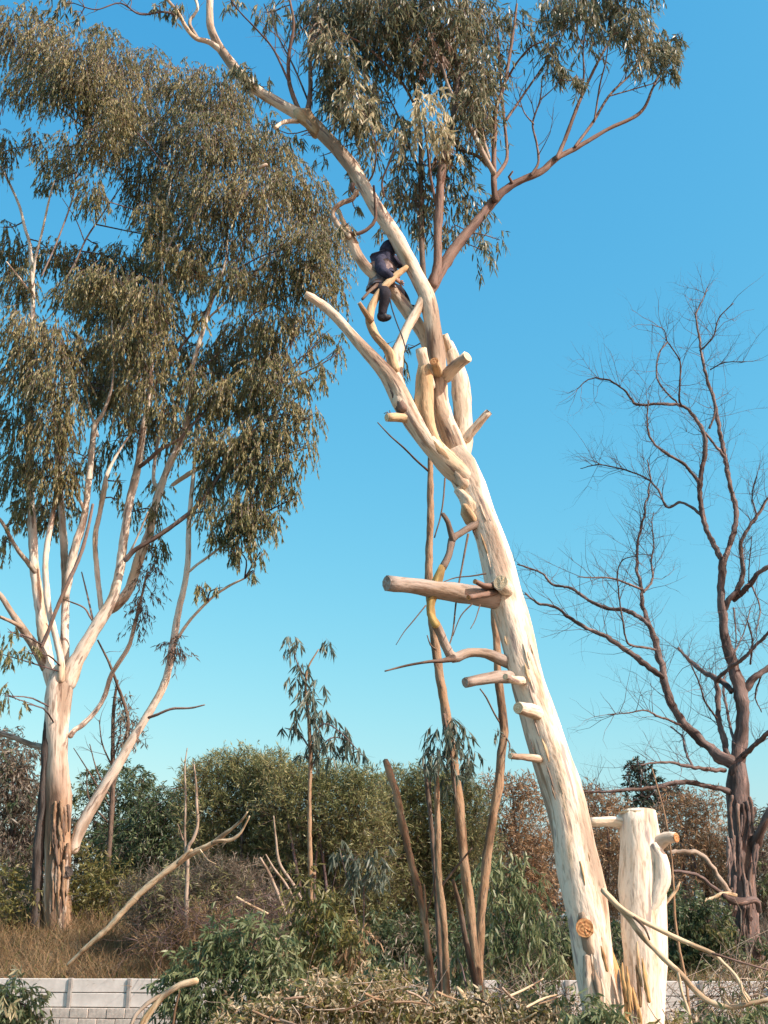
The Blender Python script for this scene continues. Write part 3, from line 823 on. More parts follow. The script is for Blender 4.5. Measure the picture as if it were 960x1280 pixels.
foliage(lean, PB, YF, "leaf_pale_cream", .13, .028, cover=2.0, droop=1.0, per=9, twig_len=.4, name="paler_foliage", wood=False)  # cream leaf clumps, paler than the foliage around them
foliage(lean, [(556, 190, 14, 16, -.3), (540, 60, 30, 20, -.4, .7), (410, 40, 18, 24, -.3, .6)], YF, "leaf_brown", .14, .028, cover=1.6, droop=1.0, per=9, name="brown_foliage", wood=False)

# ------------------------------------------------------------------ the climber
PB_ = "person"
pY = YF + .12
pc = W(478, 357, pY)
person = Thing("person", "person in navy jacket and black trousers crouched astride a high limb of the leaning tree", "person", pc)


def skinned(name, joints, edges, mat, parent, root=0, sub=3):
    """joints: photo x, y, distance offset, radius in photo px"""
    me = bpy.data.meshes.new(name)
    V = [W(j[0], j[1], pY + j[2]) - person.loc for j in joints]
    me.from_pydata([tuple(v) for v in V], edges, [])
    o = bpy.data.objects.new(name, me); COL.objects.link(o)
    o.modifiers.new("skin", 'SKIN')
    sd = me.skin_vertices[0].data
    for i, j in enumerate(joints):
        r = j[3] * mpp(j[0], j[1], pY) * (1.05 if name != "body" else 1)
        sd[i].radius = (r, r)
        sd[i].use_root = (i == root)
    s = o.modifiers.new("subdivision", 'SUBSURF'); s.levels = sub; s.render_levels = sub
    if name != "body":                               # cloth hangs rounder than the frame it is grown on
        sm_ = o.modifiers.new("smooth", 'SMOOTH'); sm_.factor = .5; sm_.iterations = 5
    dg = bpy.context.evaluated_depsgraph_get()
    dg.update()
    nm = bpy.data.meshes.new_from_object(o.evaluated_get(dg))
    nm.name = name
    bpy.data.objects.remove(o)
    o2 = bpy.data.objects.new(name, nm); COL.objects.link(o2)
    nm.materials.clear(); nm.materials.append(MATS[mat])
    nm.polygons.foreach_set("use_smooth", np.ones(len(nm.polygons), dtype=bool))
    o2.parent = person.o
    return o2


# body: pelvis, spine, chest, neck, head; arms reaching round the leader; a leg either side of the limb
BJ = [(477, 354, 0, 9), (477, 341, -.02, 9.5), (479, 327, .03, 10.5), (485, 317, .03, 5.4), (489, 312, .04, 8.6), (492, 308, .04, 8.2), (494, 303.5, .04, 5.6),
      (475, 327, -.1, 4.6), (476, 337, -.21, 4.2), (485, 343, -.25, 3.6), (494, 348.5, -.21, 2.9), (498, 352, -.17, 3),
      (488, 323, .18, 6), (499, 331, .24, 4.8), (508, 333, .2, 3.6), (512, 333, .16, 2.8), (515, 332, .14, 2.8),
      (476, 360, -.12, 6.5), (483, 369.5, -.29, 5.4), (479, 382, -.24, 4.4), (477, 394, -.22, 3.2), (482, 396.5, -.22, 3.6), (487, 395, -.22, 2.4),
      (482, 360, .13, 6.5), (499, 363.5, .27, 5.4), (506, 373, .27, 4.2), (510, 382, .25, 3.2), (515, 383.5, .23, 3),
      (497.5, 311, .02, 1.6)]
BE = [(0, 1), (1, 2), (2, 3), (3, 4), (4, 5), (5, 6), (2, 7), (7, 8), (8, 9), (9, 10), (10, 11), (2, 12), (12, 13), (13, 14), (14, 15), (15, 16),
      (0, 17), (17, 18), (18, 19), (19, 20), (20, 21), (21, 22), (0, 23), (23, 24), (24, 25), (25, 26), (26, 27), (5, 28)]


def fingers(hand, tips):
    for tx, ty, td in tips:
        a = len(BJ); hx, hy, hd = BJ[hand][0], BJ[hand][1], BJ[hand][2]
        BJ.append((hx + (tx - hx) * .35, hy + (ty - hy) * .35, hd + (td - hd) * .35, 1.1)); BE.append((hand, a))
        BJ.append((hx + (tx - hx) * .7, hy + (ty - hy) * .7, hd + (td - hd) * .7, 1.0)); BE.append((a, a + 1))
        BJ.append((tx, ty + .9, td + .02, .85)); BE.append((a + 1, a + 2))


fingers(11, [(504, 350.5, -.2), (505.5, 353.5, -.2), (505, 356.5, -.18), (502.5, 358.5, -.16), (499.5, 346, -.13)])
fingers(16, [(520, 328, .08), (521.5, 331, .07), (521.5, 334, .06), (520, 336.5, .06), (515, 326, .17)])
skinned("body", BJ, BE, "skin", person)
skinned("jacket", [(478, 342, -.02, 13.5), (477.5, 335, -.02, 14.5), (480, 325, .02, 14), (485, 317.5, .03, 9)], [(0, 1), (1, 2), (2, 3)], "jacket_navy", person, root=1)
skinned("sleeve", [(480, 322, -.06, 8), (475.5, 327, -.13, 8.2), (476, 338, -.23, 7), (485, 343.5, -.255, 5.8), (492, 347.5, -.225, 4.6)], [(0, 1), (1, 2), (2, 3), (3, 4)], "jacket_navy", person)
skinned("sleeve", [(483, 321, .1, 8), (489, 323, .18, 7.6), (499, 331, .24, 6.2), (507, 333, .2, 4.8)], [(0, 1), (1, 2), (2, 3)], "jacket_navy", person)
skinned("hood", [(481, 319, .03, 10), (484.5, 313, .04, 11), (488, 307.5, .05, 10.4), (491.5, 303, .05, 6.6)], [(0, 1), (1, 2), (2, 3)], "jacket_navy", person)
skinned("shirt_tail", [(478, 338, -.03, 14.6), (477.5, 348, -.04, 16), (477, 357, -.03, 15.6), (477, 363, -.02, 12.5)], [(0, 1), (1, 2), (2, 3)], "shirt_plaid", person, root=1)
skinned("trousers", [(477, 359, 0, 11.5), (476, 361, -.15, 9.4), (483, 369.5, -.3, 8), (479, 382, -.245, 6.2), (477.3, 397, -.22, 5.2), (482, 360, .15, 9.6), (499, 363.5, .27, 8), (506, 373, .27, 6.2), (510, 384, .25, 5)],
        [(0, 1), (1, 2), (2, 3), (3, 4), (0, 5), (5, 6), (6, 7), (7, 8)], "trousers_black", person)
skinned("boot", [(477.3, 389, -.22, 5), (476.8, 396.5, -.22, 5), (482.5, 398, -.22, 4.4), (490, 395.5, -.22, 3.2), (472.5, 400, -.22, 3.6)], [(0, 1), (1, 2), (2, 3), (1, 4)], "boot_black", person)
skinned("boot", [(509, 378.5, .25, 5), (510.5, 384, .24, 5), (516, 385, .22, 4.2), (521, 384, .21, 3)], [(0, 1), (1, 2), (2, 3)], "boot_black", person)
skinned("hair", [(487, 308, .05, 8.4), (490.5, 305.5, .05, 8.6), (494, 303, .04, 5.6)], [(0, 1), (1, 2)], "hair", person)
cord = Thing("cord", "thin dark cord hanging below the climber towards the forked limbs", "cord", W(487, 372, YF - .4))
limb(cord, "strand", [(487, 372, .9), (490, 386, .9), (496, 404, .9), (503, 422, .9), (508, 440, .8)], YF - .35, "cord_dark", (-.1, .0), skel=False)

# ------------------------------------------------------------------ the big gum beyond the wall
YL = 30.0
bx = W(72, 1160, YL)
big = Thing("big_gum_tree", "huge bushy gum tree with many pale upright limbs behind the panel wall", "tree", (bx[0], YL, gz(bx[0], YL)))
FG, FR = "far_gum", "far_gum_rough"
limb(big, "trunk", [(77, 1210, 24), (73, 1165, 18), (72, 1110, 15), (72, 1060, 15.5), (72, 1010, 15), (71, 965, 15.5), (71, 930, 15.2), (72, 890, 15.3), (74, 862, 16), (76, 845, 13.5), (77, 832, 8)], YL, "far_gum_butt", sides=24, rough=.1)
for k in range(40):
    x, y = random.uniform(60, 86), random.uniform(1000, 1150)
    xo = (x - 73) / 15
    dd = -.34 * math.sqrt(max(0.05, 1 - xo * xo)) - .02
    limb(big, "bark_strip", [(x, y, 1.8), (x + random.uniform(-1.5, 1.5), y + 14, 2.2), (x + random.uniform(-2.5, 2.5), y + random.uniform(26, 48), .8)], YL, random.choice(["far_gum_butt", "stem_tan", "stick_grey", "stem_dark"]), (dd, dd - .03), skel=False, rough=.2)
limb(big, "charred_stem", [(42, 1190, 8), (45, 1135, 7), (48, 1072, 6.5), (52, 1022, 6), (57, 960, 6), (60, 900, 5), (62, 870, 3)], YL, "far_gum_dark", (-.1, -.1), rough=.12, skel=False)
BIG = [
    ([(67, 858, 11), (60, 832, 10), (53, 785, 9), (48, 745, 8), (43, 710, 7.4), (41, 672, 7), (39, 635, 6.4), (37, 597, 6), (37, 540, 5.6), (38, 450, 5), (41, 380, 5.2), (40, 340, 4.6), (37, 305, 4), (31, 285, 3.4), (24, 257, 3), (8, 222, 2.4), (-8, 195, 2)], FG, (0, .4)),
    ([(41, 345, 4), (45, 320, 3), (53, 288, 2.6), (62, 247, 2.2), (68, 225, 1.6)], FG, (.3, -.5)),
    ([(52, 345, 2), (70, 305, 2), (90, 250, 2), (98, 205, 1.8), (112, 165, 1.3)], "grey_dead_shaded", (0, .6)),
    ([(85, 345, 2.2), (97, 322, 2.2), (108, 298, 2), (125, 272, 1.7), (155, 228, 1.2)], "grey_dead_shaded", (.5, 1)),
    ([(105, 300, 1.5), (95, 275, 1.2), (78, 248, .9)], "grey_dead_shaded", (.5, .4)),
    ([(34, 360, 2.6), (24, 347, 2.2), (8, 327, 1.6)], FG, (-.2, -.9)),
    ([(58, 835, 9), (46, 812, 8), (32, 792, 7), (16, 768, 5), (1, 745, 4), (-14, 730, 3)], "stick_grey", (0, -.8)),
    ([(28, 785, 4), (16, 778, 3), (0, 771, 2.4)], "stick_grey", (-.4, -1.2)),
    ([(44, 715, 4.4), (34, 702, 3.8), (24, 690, 3.4), (13, 672, 3), (4, 655, 2.6), (-8, 640, 2)], "stick_grey", (0, -1)),
    ([(76, 850, 6), (76, 826, 5.6), (70, 797, 5), (61, 762, 5), (58, 735, 5), (57, 697, 4.5), (65, 647, 4), (72, 610, 3.5), (76, 560, 2.8)], FG, (-.3, -.8)),
    ([(82, 850, 8), (81, 825, 7), (81, 785, 6.6), (82, 738, 6.2), (80, 685, 6), (77, 635, 5), (74, 590, 4.4), (72, 540, 3.6), (80, 480, 2.6)], FG, (.2, .9)),
    ([(82, 745, 6), (84, 733, 6.2), (90, 700, 7), (96, 677, 6.4), (105, 647, 5.4), (111, 600, 5), (115, 560, 4.8), (119, 530, 4.4), (128, 518, 3.4), (140, 482, 2.8), (141, 442, 2.4), (140, 400, 1.8)], FG, (.3, -.3)),
    ([(106, 640, 3), (101, 628, 2.8), (94, 617, 2.4)], FG, (0, -.4)),
    ([(122, 545, 2.6), (112, 510, 2.2), (108, 480, 1.8), (112, 440, 1.4)], FG, (0, -.6)),
    ([(130, 772, 5), (126, 755, 4.2), (121, 710, 4), (119, 672, 4), (125, 640, 3.8), (131, 608, 4.2), (134, 592, 3), (148, 565, 2), (165, 540, 1.5)], FG, (0, .7)),
    ([(84, 855, 13), (95, 828, 12), (112, 797, 10.4), (130, 768, 9.2), (142, 745, 8), (150, 710, 7.2), (155, 672, 6.6), (162, 627, 6.2), (172, 585, 6), (180, 530, 5.4), (187, 490, 5.4), (191, 430, 5), (197, 392, 4.6), (202, 342, 4), (203, 310, 3.4), (206, 275, 2.8), (215, 220, 2)], FG, (0, -.7)),
    ([(136, 762, 8), (147, 755, 8), (162, 735, 8), (175, 695, 7.6), (186, 668, 7), (192, 642, 6.4), (200, 612, 6), (212, 580, 5.2), (221, 562, 5), (230, 538, 5), (237, 515, 5), (240, 465, 4.6), (246, 438, 5), (254, 412, 5.4), (262, 384, 4.6), (270, 362, 3.6), (282, 325, 2.8), (285, 280, 2)], FG, (.2, .6)),
    ([(200, 610, 4), (192, 600, 3), (196, 560, 2.5), (205, 520, 2)], FG, (.4, 1.2)),
    ([(157, 700, 4), (168, 688, 3.6), (181, 680, 3.6), (205, 665, 3.6), (237, 641, 3.4), (255, 622, 3.2), (276, 592, 3), (292, 567, 3), (300, 555, 2.8), (325, 532, 2.4), (350, 512, 2), (376, 494, 1.5)], "grey_dead_shaded", (-.7, -1.5)),  # unlit limb: its shade is put into the dark bark colour
    ([(216, 606, 3.2), (232, 595, 3.6), (262, 577, 3.6), (287, 560, 3.4), (302, 545, 2.8), (330, 520, 2), (350, 480, 1.5)], FG, (.3, -1.2)),
    ([(175, 583, 3.4), (188, 573, 3.2), (200, 562, 3), (226, 547, 2.6), (250, 520, 2)], "grey_dead_shaded", (-.5, -1.0)),
    ([(52, 808, 3), (60, 790, 3), (68, 768, 3), (82, 735, 3), (100, 695, 3), (110, 660, 2.6), (116, 630, 2)], "grey_dead_shaded", (-.5, -1)),
    ([(118, 780, 2), (112, 770, 1.6), (104, 759, 1.4), (82, 750, 1)], "grey_dead_shaded", (0, -.4)),
    ([(117, 779, 1.8), (111, 752, 1.5), (107, 735, 1.3), (102, 715, 1)], "grey_dead_shaded", (0, .5)),
    ([(190, 488, 3), (205, 462, 3), (225, 435, 3), (245, 410, 2.6), (265, 375, 2), (290, 340, 1.6)], "grey_dead_shaded", (-.6, -1.4)),
    ([(188, 470, 2.6), (175, 430, 2.2), (160, 390, 1.8), (150, 345, 1.4)], FG, (-.6, .4)),
    ([(202, 330, 2.4), (220, 290, 2), (245, 250, 1.6), (260, 200, 1.2)], FG, (-.6, 0)),
    ([(258, 400, 2.6), (290, 370, 2.2), (330, 330, 1.8), (365, 290, 1.3)], FG, (.6, .2)),
    ([(240, 470, 2.6), (275, 440, 2.2), (310, 400, 1.8), (345, 360, 1.3)], "grey_dead_shaded", (.5, 1.2)),
    ([(92, 1062, 8.5), (98, 1042, 9), (109, 1020, 9.2), (126, 990, 8.8), (145, 960, 8), (162, 930, 7.2), (180, 901, 6.4), (200, 867, 5.8), (210, 840, 5.8), (217, 800, 5.6), (224, 760, 5), (231, 730, 4.8), (235, 700, 4.4), (236, 660, 4), (239, 622, 3.4), (243, 580, 2.8), (246, 540, 2)], FG, (.2, -1)),
    ([(222, 798, 2.6), (231, 784, 2.6), (243, 769, 2.4), (265, 747, 2.2), (287, 732, 2), (306, 723, 1.4)], FG, (-.7, -1.2)),
    ([(237, 714, 2.2), (246, 706, 2.2), (256, 699, 2.2), (272, 687, 2), (289, 674, 1.6), (305, 655, 1)], FG, (-.8, -1.2)),
    ([(186, 897, 2.4), (197, 893, 2.2), (215, 886, 2), (238, 885, 1.6), (256, 881, 1)], "grey_dead_shaded", (-.5, -.9)),
    ([(88, 920, 4.4), (93, 913, 4.2), (103, 906, 4), (117, 892, 3.8), (130, 872, 3.6), (140, 842, 3.6), (160, 810, 3.4), (168, 783, 3), (176, 750, 2.2), (184, 715, 1.4)], FG, (0, .6)),
    ([(60, 935, 5), (40, 931, 4.4), (15, 921, 4), (-10, 914, 4)], "stick_grey", (.3, .9)),
    ([(160, 695, 2), (170, 675, 1.6), (185, 640, 1.2)], FG, (-.5, -1)),
]
for p, mt, dy in BIG:
    p = [(a, b_, c * (.8 if b_ > 560 else .8 - .25 * min(1, (560 - b_) / 80))) for a, b_, c in p]
    limb(big, "branch" if p[0][2] < 6.5 else "limb", p, YL, mt, dy)
disc(W(84, 1090, YL - .36), (.1, -1, .1), 7 * mpp(80, 1090, YL), "knot", "far_gum_dark", big, seed=3, dome=.2)

LB = [(15, 50, 33, 40, .5), (55, 68, 38, 42, -.5), (100, 80, 40, 42, -1), (140, 85, 38, 42, .3), (45, 108, 35, 32, .5), (85, 112, 42, 32, -1), (130, 125, 38, 36, -.6), (185, 92, 28, 38, 1, .8), (172, 140, 30, 42, .8), (225, 115, 33, 42, 0), (265, 122, 36, 42, -.6),
      (297, 130, 26, 36, 0), (8, 190, 14, 28, -.5), (45, 182, 22, 22, .5, .6), (62, 208, 22, 22, .8, .6), (82, 196, 22, 36, .3, .8), (122, 180, 32, 34, -.5), (150, 172, 24, 42, .3), (114, 246, 26, 26, -.8), (60, 232, 22, 12, .5, .8),
      (212, 180, 38, 48, 0), (256, 185, 38, 48, -1), (300, 188, 38, 44, -.7), (340, 192, 32, 36, -.2), (180, 230, 33, 44, .6), (226, 250, 38, 44, 0), (272, 255, 44, 44, -.9), (322, 250, 44, 44, -1), (364, 236, 33, 38, -.5), (394, 260, 33, 38, 0), (418, 302, 22, 42, 0, .9),
      (385, 308, 38, 38, -.8), (340, 300, 36, 30, .5, .5), (292, 312, 32, 32, .6, .8), (240, 312, 36, 32, .7), (196, 296, 26, 28, .7), (20, 322, 32, 28, .5), (70, 322, 38, 22, .7), (112, 336, 38, 26, .7), (156, 336, 40, 36, .8), (200, 350, 32, 36, .8), (240, 350, 24, 28, .8, .8),
      (25, 362, 30, 28, .2), (88, 372, 34, 24, .6), (132, 390, 38, 38, 1), (172, 400, 38, 38, 1.2), (212, 404, 22, 34, .9, .8), (312, 362, 26, 32, .5), (350, 350, 33, 38, -.5), (394, 350, 32, 38, -.6), (424, 362, 14, 32, -.2, .7), (304, 424, 36, 36, .2), (342, 412, 36, 32, -.4),
      (374, 398, 22, 22, -.5, .8), (262, 452, 26, 36, .6), (302, 470, 36, 32, .2), (340, 448, 26, 26, -.2, .8), (30, 420, 38, 34, -.8), (70, 430, 36, 34, -.9), (25, 470, 34, 36, -.6), (68, 480, 38, 38, -1), (98, 450, 14, 36, -.8), (20, 530, 34, 36, -.3), (64, 540, 36, 38, -.8),
      (92, 520, 12, 36, -.8), (20, 590, 34, 34, 0), (64, 598, 34, 32, -.5), (88, 598, 14, 28, -.5), (28, 636, 22, 14, 0, .8), (4, 680, 12, 24, 0, .5), (14, 655, 12, 12, -.3, .5), (150, 450, 32, 32, .9), (140, 492, 22, 26, .6, .5), (185, 452, 22, 28, .7, .8), (202, 482, 20, 22, .5, .7), (230, 490, 22, 28, .4, .8),
      (250, 522, 22, 32, .3, .8), (222, 540, 14, 14, .3, .5), (165, 640, 12, 22, .3, .5), (150, 602, 10, 18, .3, .4), (148, 625, 8, 14, .3, .5), (290, 512, 36, 26, -.2), (330, 500, 33, 28, -.5), (370, 482, 26, 24, -.8, .8), (404, 468, 14, 22, -.8, .6), (322, 545, 32, 33, -.6), (354, 552, 26, 28, -.8, .8), (384, 560, 14, 26, -.9, .5),
      (282, 580, 28, 33, -.5), (316, 600, 28, 33, -.7), (345, 612, 20, 28, -.8, .7), (370, 622, 10, 22, -.9, .5), (262, 610, 18, 26, -.4), (290, 645, 26, 28, -.7), (322, 650, 20, 26, -.9), (345, 655, 12, 22, -.9, .6), (270, 672, 16, 22, -.7, .8), (300, 690, 20, 20, -.9, .6), (325, 690, 12, 18, -1, .6), (318, 715, 8, 12, -1, .6),
      (250, 735, 13, 16, -1, .6), (274, 735, 8, 8, -1, .5), (195, 640, 13, 28, 0, .7), (197, 685, 17, 22, .2, .6), (40, 20, 20, 16, .4, .8), (70, 35, 20, 14, 0), (125, 50, 26, 18, .5), (10, 115, 14, 24, .5, .6), (5, 285, 14, 20, .3, .4), (10, 820, 18, 16, -.9, .7), (40, 815, 16, 12, -.8, .5), (6, 870, 10, 18, -.9, .5), (10, 790, 14, 12, -.8, .5), (28, 880, 6, 12, -.9, .4),
      (200, 610, 26, 12, .8, .35), (120, 305, 10, 6, .5, .3), (245, 395, 14, 14, .5, .5), (405, 420, 20, 20, -.5, .45), (425, 440, 12, 26, -.4, .4), (385, 440, 14, 20, -.5, .4), (360, 450, 14, 16, -.5, .6),
      (270, 560, 24, 30, -.5), (302, 560, 30, 30, -.7), (336, 580, 26, 28, -.8), (360, 520, 26, 28, -.8, .8), (388, 525, 16, 26, -.9, .6), (328, 472, 34, 28, -.6), (305, 640, 26, 28, -.9), (360, 590, 14, 24, -.9, .7), (242, 482, 22, 30, -.5, .7), (275, 492, 28, 28, -.6),
      (140, 360, 40, 32, -.9), (186, 380, 34, 38, -1), (108, 358, 30, 24, -.9), (160, 428, 34, 32, -.9), (204, 440, 22, 28, -.9, .8), (232, 332, 30, 28, -.9), (200, 316, 26, 24, -.9, .8), (125, 430, 18, 32, -.8, .7), (286, 350, 30, 26, -.9), (250, 400, 16, 20, -.9, .5), (190, 270, 30, 26, -.9, .8), (150, 145, 28, 26, -1.1),
      (150, 485, 40, 36, 1), (198, 525, 28, 30, 1, .8), (118, 490, 26, 36, 1), (172, 540, 30, 26, 1, .6), (215, 565, 20, 20, 1, .5), (45, 640, 40, 22, .8, .8), (85, 640, 20, 18, .8, .6), (225, 450, 24, 30, .8), (178, 490, 30, 36, -.8, .7), (140, 560, 24, 24, 1, .5), (120, 580, 20, 26, .9, .6), (60, 655, 24, 16, .8, .7), (212, 520, 22, 30, -.6, .6), (245, 560, 20, 30, -.6, .6), (150, 520, 24, 24, -.7, .5), (255, 640, 18, 26, -.6, .6), (300, 665, 26, 26, -.8, .8)]
LB = [(b[0], b[1], b[2] * .9, b[3] * .9, b[4] * 2.2) + tuple(b[5:]) for b in LB]
foliage(big, LB, YL, "leaf_far_gum", .16, .036, cover=5.0, droop=1.15, r0=.03, per=20, twig_len=1.15, spread=.38, simple=True, twig="twig_brown", sub=4, depth=1.2)
foliage(big, [(180, 738, 10, 46, .3), (172, 775, 8, 28, .4, .8), (215, 812, 18, 18, -.8, 1.2), (196, 715, 8, 22, .2), (176, 690, 9, 20, .2, .6)], YL, "leaf_brown", .16, .026, cover=1.5, droop=.7, name="brown_foliage", per=12, twig_len=.5)

# ------------------------------------------------------------------ the bare tree on the right
YR = 27.5
rx_ = W(936, 1245, YR)
bare = Thing("bare_tree", "leafless dark brown tree with fine bare twigs at the right edge", "tree", (rx_[0], YR, gz(rx_[0], YR)))
BB = "bare_bark"
limb(bare, "trunk", [(938, 1275, 30), (936, 1235, 22), (934, 1190, 20), (931, 1140, 17), (928, 1080, 15.5), (925, 1020, 13.5), (923, 980, 13), (922, 955, 10)], YR, BB, sides=20, rough=.13)
BARE = [
    [(922, 968, 10), (926, 935, 9), (927, 905, 9), (925, 879, 9.2), (922, 853, 9), (913, 822, 7.6), (905, 788, 7), (901, 757, 6.6), (903, 730, 6), (905, 710, 5.4), (904, 698, 5)],
    [(905, 706, 4.6), (896, 688, 4.2), (888, 672, 4), (878, 646, 4), (875, 606, 4), (880, 575, 3.6), (882, 552, 3.6), (878, 538, 3.2), (867, 520, 2.6), (852, 507, 2.4), (820, 505, 2.2), (794, 505, 1.9), (780, 487, 1.6), (759, 475, 1.3), (738, 473, 1), (722, 486, .7)],
    [(905, 702, 4.4), (911, 684, 4.2), (918, 662, 4.2), (920, 638, 4), (912, 604, 3.6), (906, 570, 3.4), (898, 532, 3.2), (892, 498, 2.8), (884, 474, 2.4), (877, 444, 2), (874, 419, 1.7), (870, 394, 1.4), (878, 375, 1), (884, 360, .7)],
    [(881, 541, 2), (893, 556, 2), (906, 571, 2)], [(887, 535, 1.8), (892, 522, 1.6), (895, 508, 1.5)],
    [(875, 438, 1.5), (886, 428, 1.3), (893, 418, 1.2), (899, 397, 1), (917, 379, .7)], [(888, 462, 1.1), (906, 453, .9), (928, 453, .6)],
    [(873, 602, 2.6), (856, 581, 2.4), (838, 570, 2.2), (826, 562, 2), (813, 548, 1.6), (809, 525, 1.2), (811, 500, .9)],
    [(877, 644, 2.4), (864, 634, 2.2), (850, 628, 2), (834, 634, 2), (823, 613, 1.6), (809, 599, 1.4), (784, 588, 1.2), (748, 581, .9), (726, 586, .6)],
    [(852, 507, 1.6), (849, 500, 1.6), (850, 477, 1.4), (850, 452, 1.2), (842, 438, 1), (834, 426, .9), (830, 412, .8), (816, 406, .6)],
    [(834, 428, 1.2), (823, 444, 1.2), (821, 470, 1.3), (830, 487, 1.4), (846, 503, 1.5)],
    [(914, 952, 9), (901, 947, 8.6), (888, 936, 7.6), (876, 925, 7), (854, 903, 6.6), (838, 876, 6.2), (829, 842, 5.8), (822, 811, 5), (816, 790, 4.6), (808, 774, 3.8), (804, 755, 3), (802, 737, 2.8), (797, 718, 2.6), (796, 700, 2.2), (798, 674, 2), (806, 638, 1.6), (812, 606, 1.2), (810, 575, .8)],
    [(811, 781, 3.6), (803, 774, 3.6), (790, 767, 3.4), (774, 762, 3.2), (761, 761, 3), (738, 751, 2.6), (713, 735, 2.2), (690, 730, 1.9), (676, 716, 1.6), (647, 705, 1.1)],
    [(828, 846, 4.4), (816, 838, 4.6), (806, 830, 4.4), (790, 818, 4.2), (774, 807, 3.8), (760, 797, 3.4), (738, 787, 3), (713, 773, 2.7), (694, 759, 2.2), (672, 754, 1.8), (656, 741, 1.3)],
    [(819, 812, 2), (805, 809, 1.9), (790, 807, 1.8), (783, 800, 1.5), (778, 774, 1.4), (774, 745, 1.2), (772, 715, 1.1), (780, 699, .9), (796, 695, .7)],
    [(803, 737, 2), (783, 729, 1.7), (760, 722, 1.4), (740, 722, 1.1), (722, 721, .8)],
    [(805, 740, 2), (814, 728, 1.8), (816, 718, 1.7), (814, 700, 1.5), (817, 684, 1.2), (815, 655, .9), (817, 640, .6)],
    [(914, 864, 4.6), (908, 856, 4.6), (896, 848, 4.4), (882, 842, 3.8), (872, 834, 3.4), (864, 828, 3), (848, 810, 1.6)],
    [(911, 952, 5), (906, 930, 4.8), (899, 900, 4.2), (897, 870, 4), (895, 848, 3.2)],
    [(896, 898, 1.6), (882, 878, 1.5), (876, 860, 1.3), (870, 844, 1.2), (864, 830, .8)], [(918, 930, 2.4), (912, 905, 2.2), (908, 884, 2), (904, 860, 1.6), (906, 840, 1)],
    [(896, 850, 3), (903, 843, 3), (911, 836, 3), (929, 823, 2.8), (943, 809, 2.6), (963, 787, 2)],
    [(903, 765, 4.6), (912, 750, 4.6), (922, 736, 4.2), (929, 715, 3.8), (926, 690, 3.2), (929, 670, 2.8), (946, 646, 2.4), (965, 615, 1.8)],
    [(918, 750, 4), (926, 741, 4.2), (938, 729, 4), (948, 717, 3.8), (966, 706, 3.2)], [(928, 866, 6), (936, 856, 6), (946, 844, 5.4), (965, 833, 4.6)],
    [(928, 945, 4.4), (937, 938, 4.2), (955, 921, 3.6), (972, 905, 3)], [(906, 963, 3.6), (890, 962, 3.4), (865, 959, 2.8), (835, 953, 2), (800, 956, 1.2)],
    [(866, 959, 2), (857, 940, 1.8), (853, 921, 1.4), (838, 908, 1)], [(850, 906, 2), (836, 900, 1.8), (821, 895, 1.7), (807, 888, 1.3), (785, 891, 1), (760, 893, .7)],
    [(918, 992, 4.6), (903, 987, 4.2), (874, 980, 3.8), (848, 978, 3.6), (813, 985, 3), (770, 989, 2.4), (727, 990, 1.6)],
    [(934, 1070, 9), (942, 1052, 8), (950, 1036, 7.4), (964, 1012, 6.6)],
    [(917, 760, 1.5), (920, 800, 1), (915, 830, .6)], [(946, 644, 1.4), (940, 620, 1.1), (946, 596, .8)], [(938, 830, 1.6), (940, 800, 1.3), (934, 775, 1)],
    [(951, 845, 1.5), (944, 870, 1.2), (952, 890, .8)], [(940, 732, 1.5), (950, 760, 1.2), (945, 790, .8)],
    [(912, 830, 1.2), (930, 790, 1), (938, 760, .8)], [(935, 740, 1), (937, 700, .9), (940, 670, .7)],
]
ex = []
rg = np.random.default_rng(77)
for i, p in enumerate(BARE):
    p = [(a, b_, c * (.8 if c < 8 else .92)) for a, b_, c in p]
    d = rg.uniform(-2.2, 2.2) if i > 1 else 0
    if i in (3, 4): d = 0
    limb(bare, "limb" if p[0][2] > 6 else "branch", p, YR, BB, (0, d if p[-1][2] < 3 else d * .3), wob=.3, rough=.14)
tl = grow_twigs([s for s in bare.skel[1:] if s[:, 3].mean() < .12], 3, (5.4, 2.9, 1.5), (1.3, .7, .38), (.010, .0055, .0035), spread=.55, upb=.22, rg=rg)
tubes_joined(tl, "twigs", "twig_brown", bare, sides=3)
for p, mt in [([(836, 1066, 2.6), (856, 1065, 2.8), (874, 1067, 3), (888, 1082, 3.2), (900, 1100, 3.4), (912, 1116, 4)], "stick_grey"), ([(842, 1089, 1.8), (860, 1091, 2), (877, 1097, 2.2), (890, 1108, 2.4), (906, 1118, 3)], BB),
              ([(858, 1140, 1.4), (872, 1130, 1.8), (888, 1124, 2), (905, 1117, 2.6), (920, 1120, 3)], "stick_pale"), ([(905, 1120, 4), (925, 1128, 5), (944, 1126, 4), (950, 1140, 3)], BB)]:
    limb(bare, "branch", p, YR, mt, (-.8, -.45), wob=.3, skel=False)
for k in range(44):                                   # hanging strips of bark
    x, y = random.uniform(908, 948), random.uniform(985, 1215)
    limb(bare, "bark_strip", [(x, y, 2.2), (x + random.uniform(-4, 4), y + 18, 2.2), (x + random.uniform(-6, 6), y + random.uniform(35, 60), .8)], YR, random.choice([BB, "grey_dead_shaded", BB]), (-.33, -.36), skel=False, rough=.2)

# ------------------------------------------------------------------ slender stems, saplings, sticks
def stem(name, label, cat, pts, Y, mat, group=None, dy=(0, 0), rough=.08, extra=(), lean_to=None):
    b_ = W(pts[0][0], pts[0][1], Y)
    t = Thing(name, label, cat, (b_[0], Y, gz(b_[0], Y)), group)
    limb(t, "stem", pts, Y, mat, dy, rough=rough)
    for e in extra:
        limb(t, "branch", e[0], Y, e[1], e[2] if len(e) > 2 else (0, -.2))
    return t


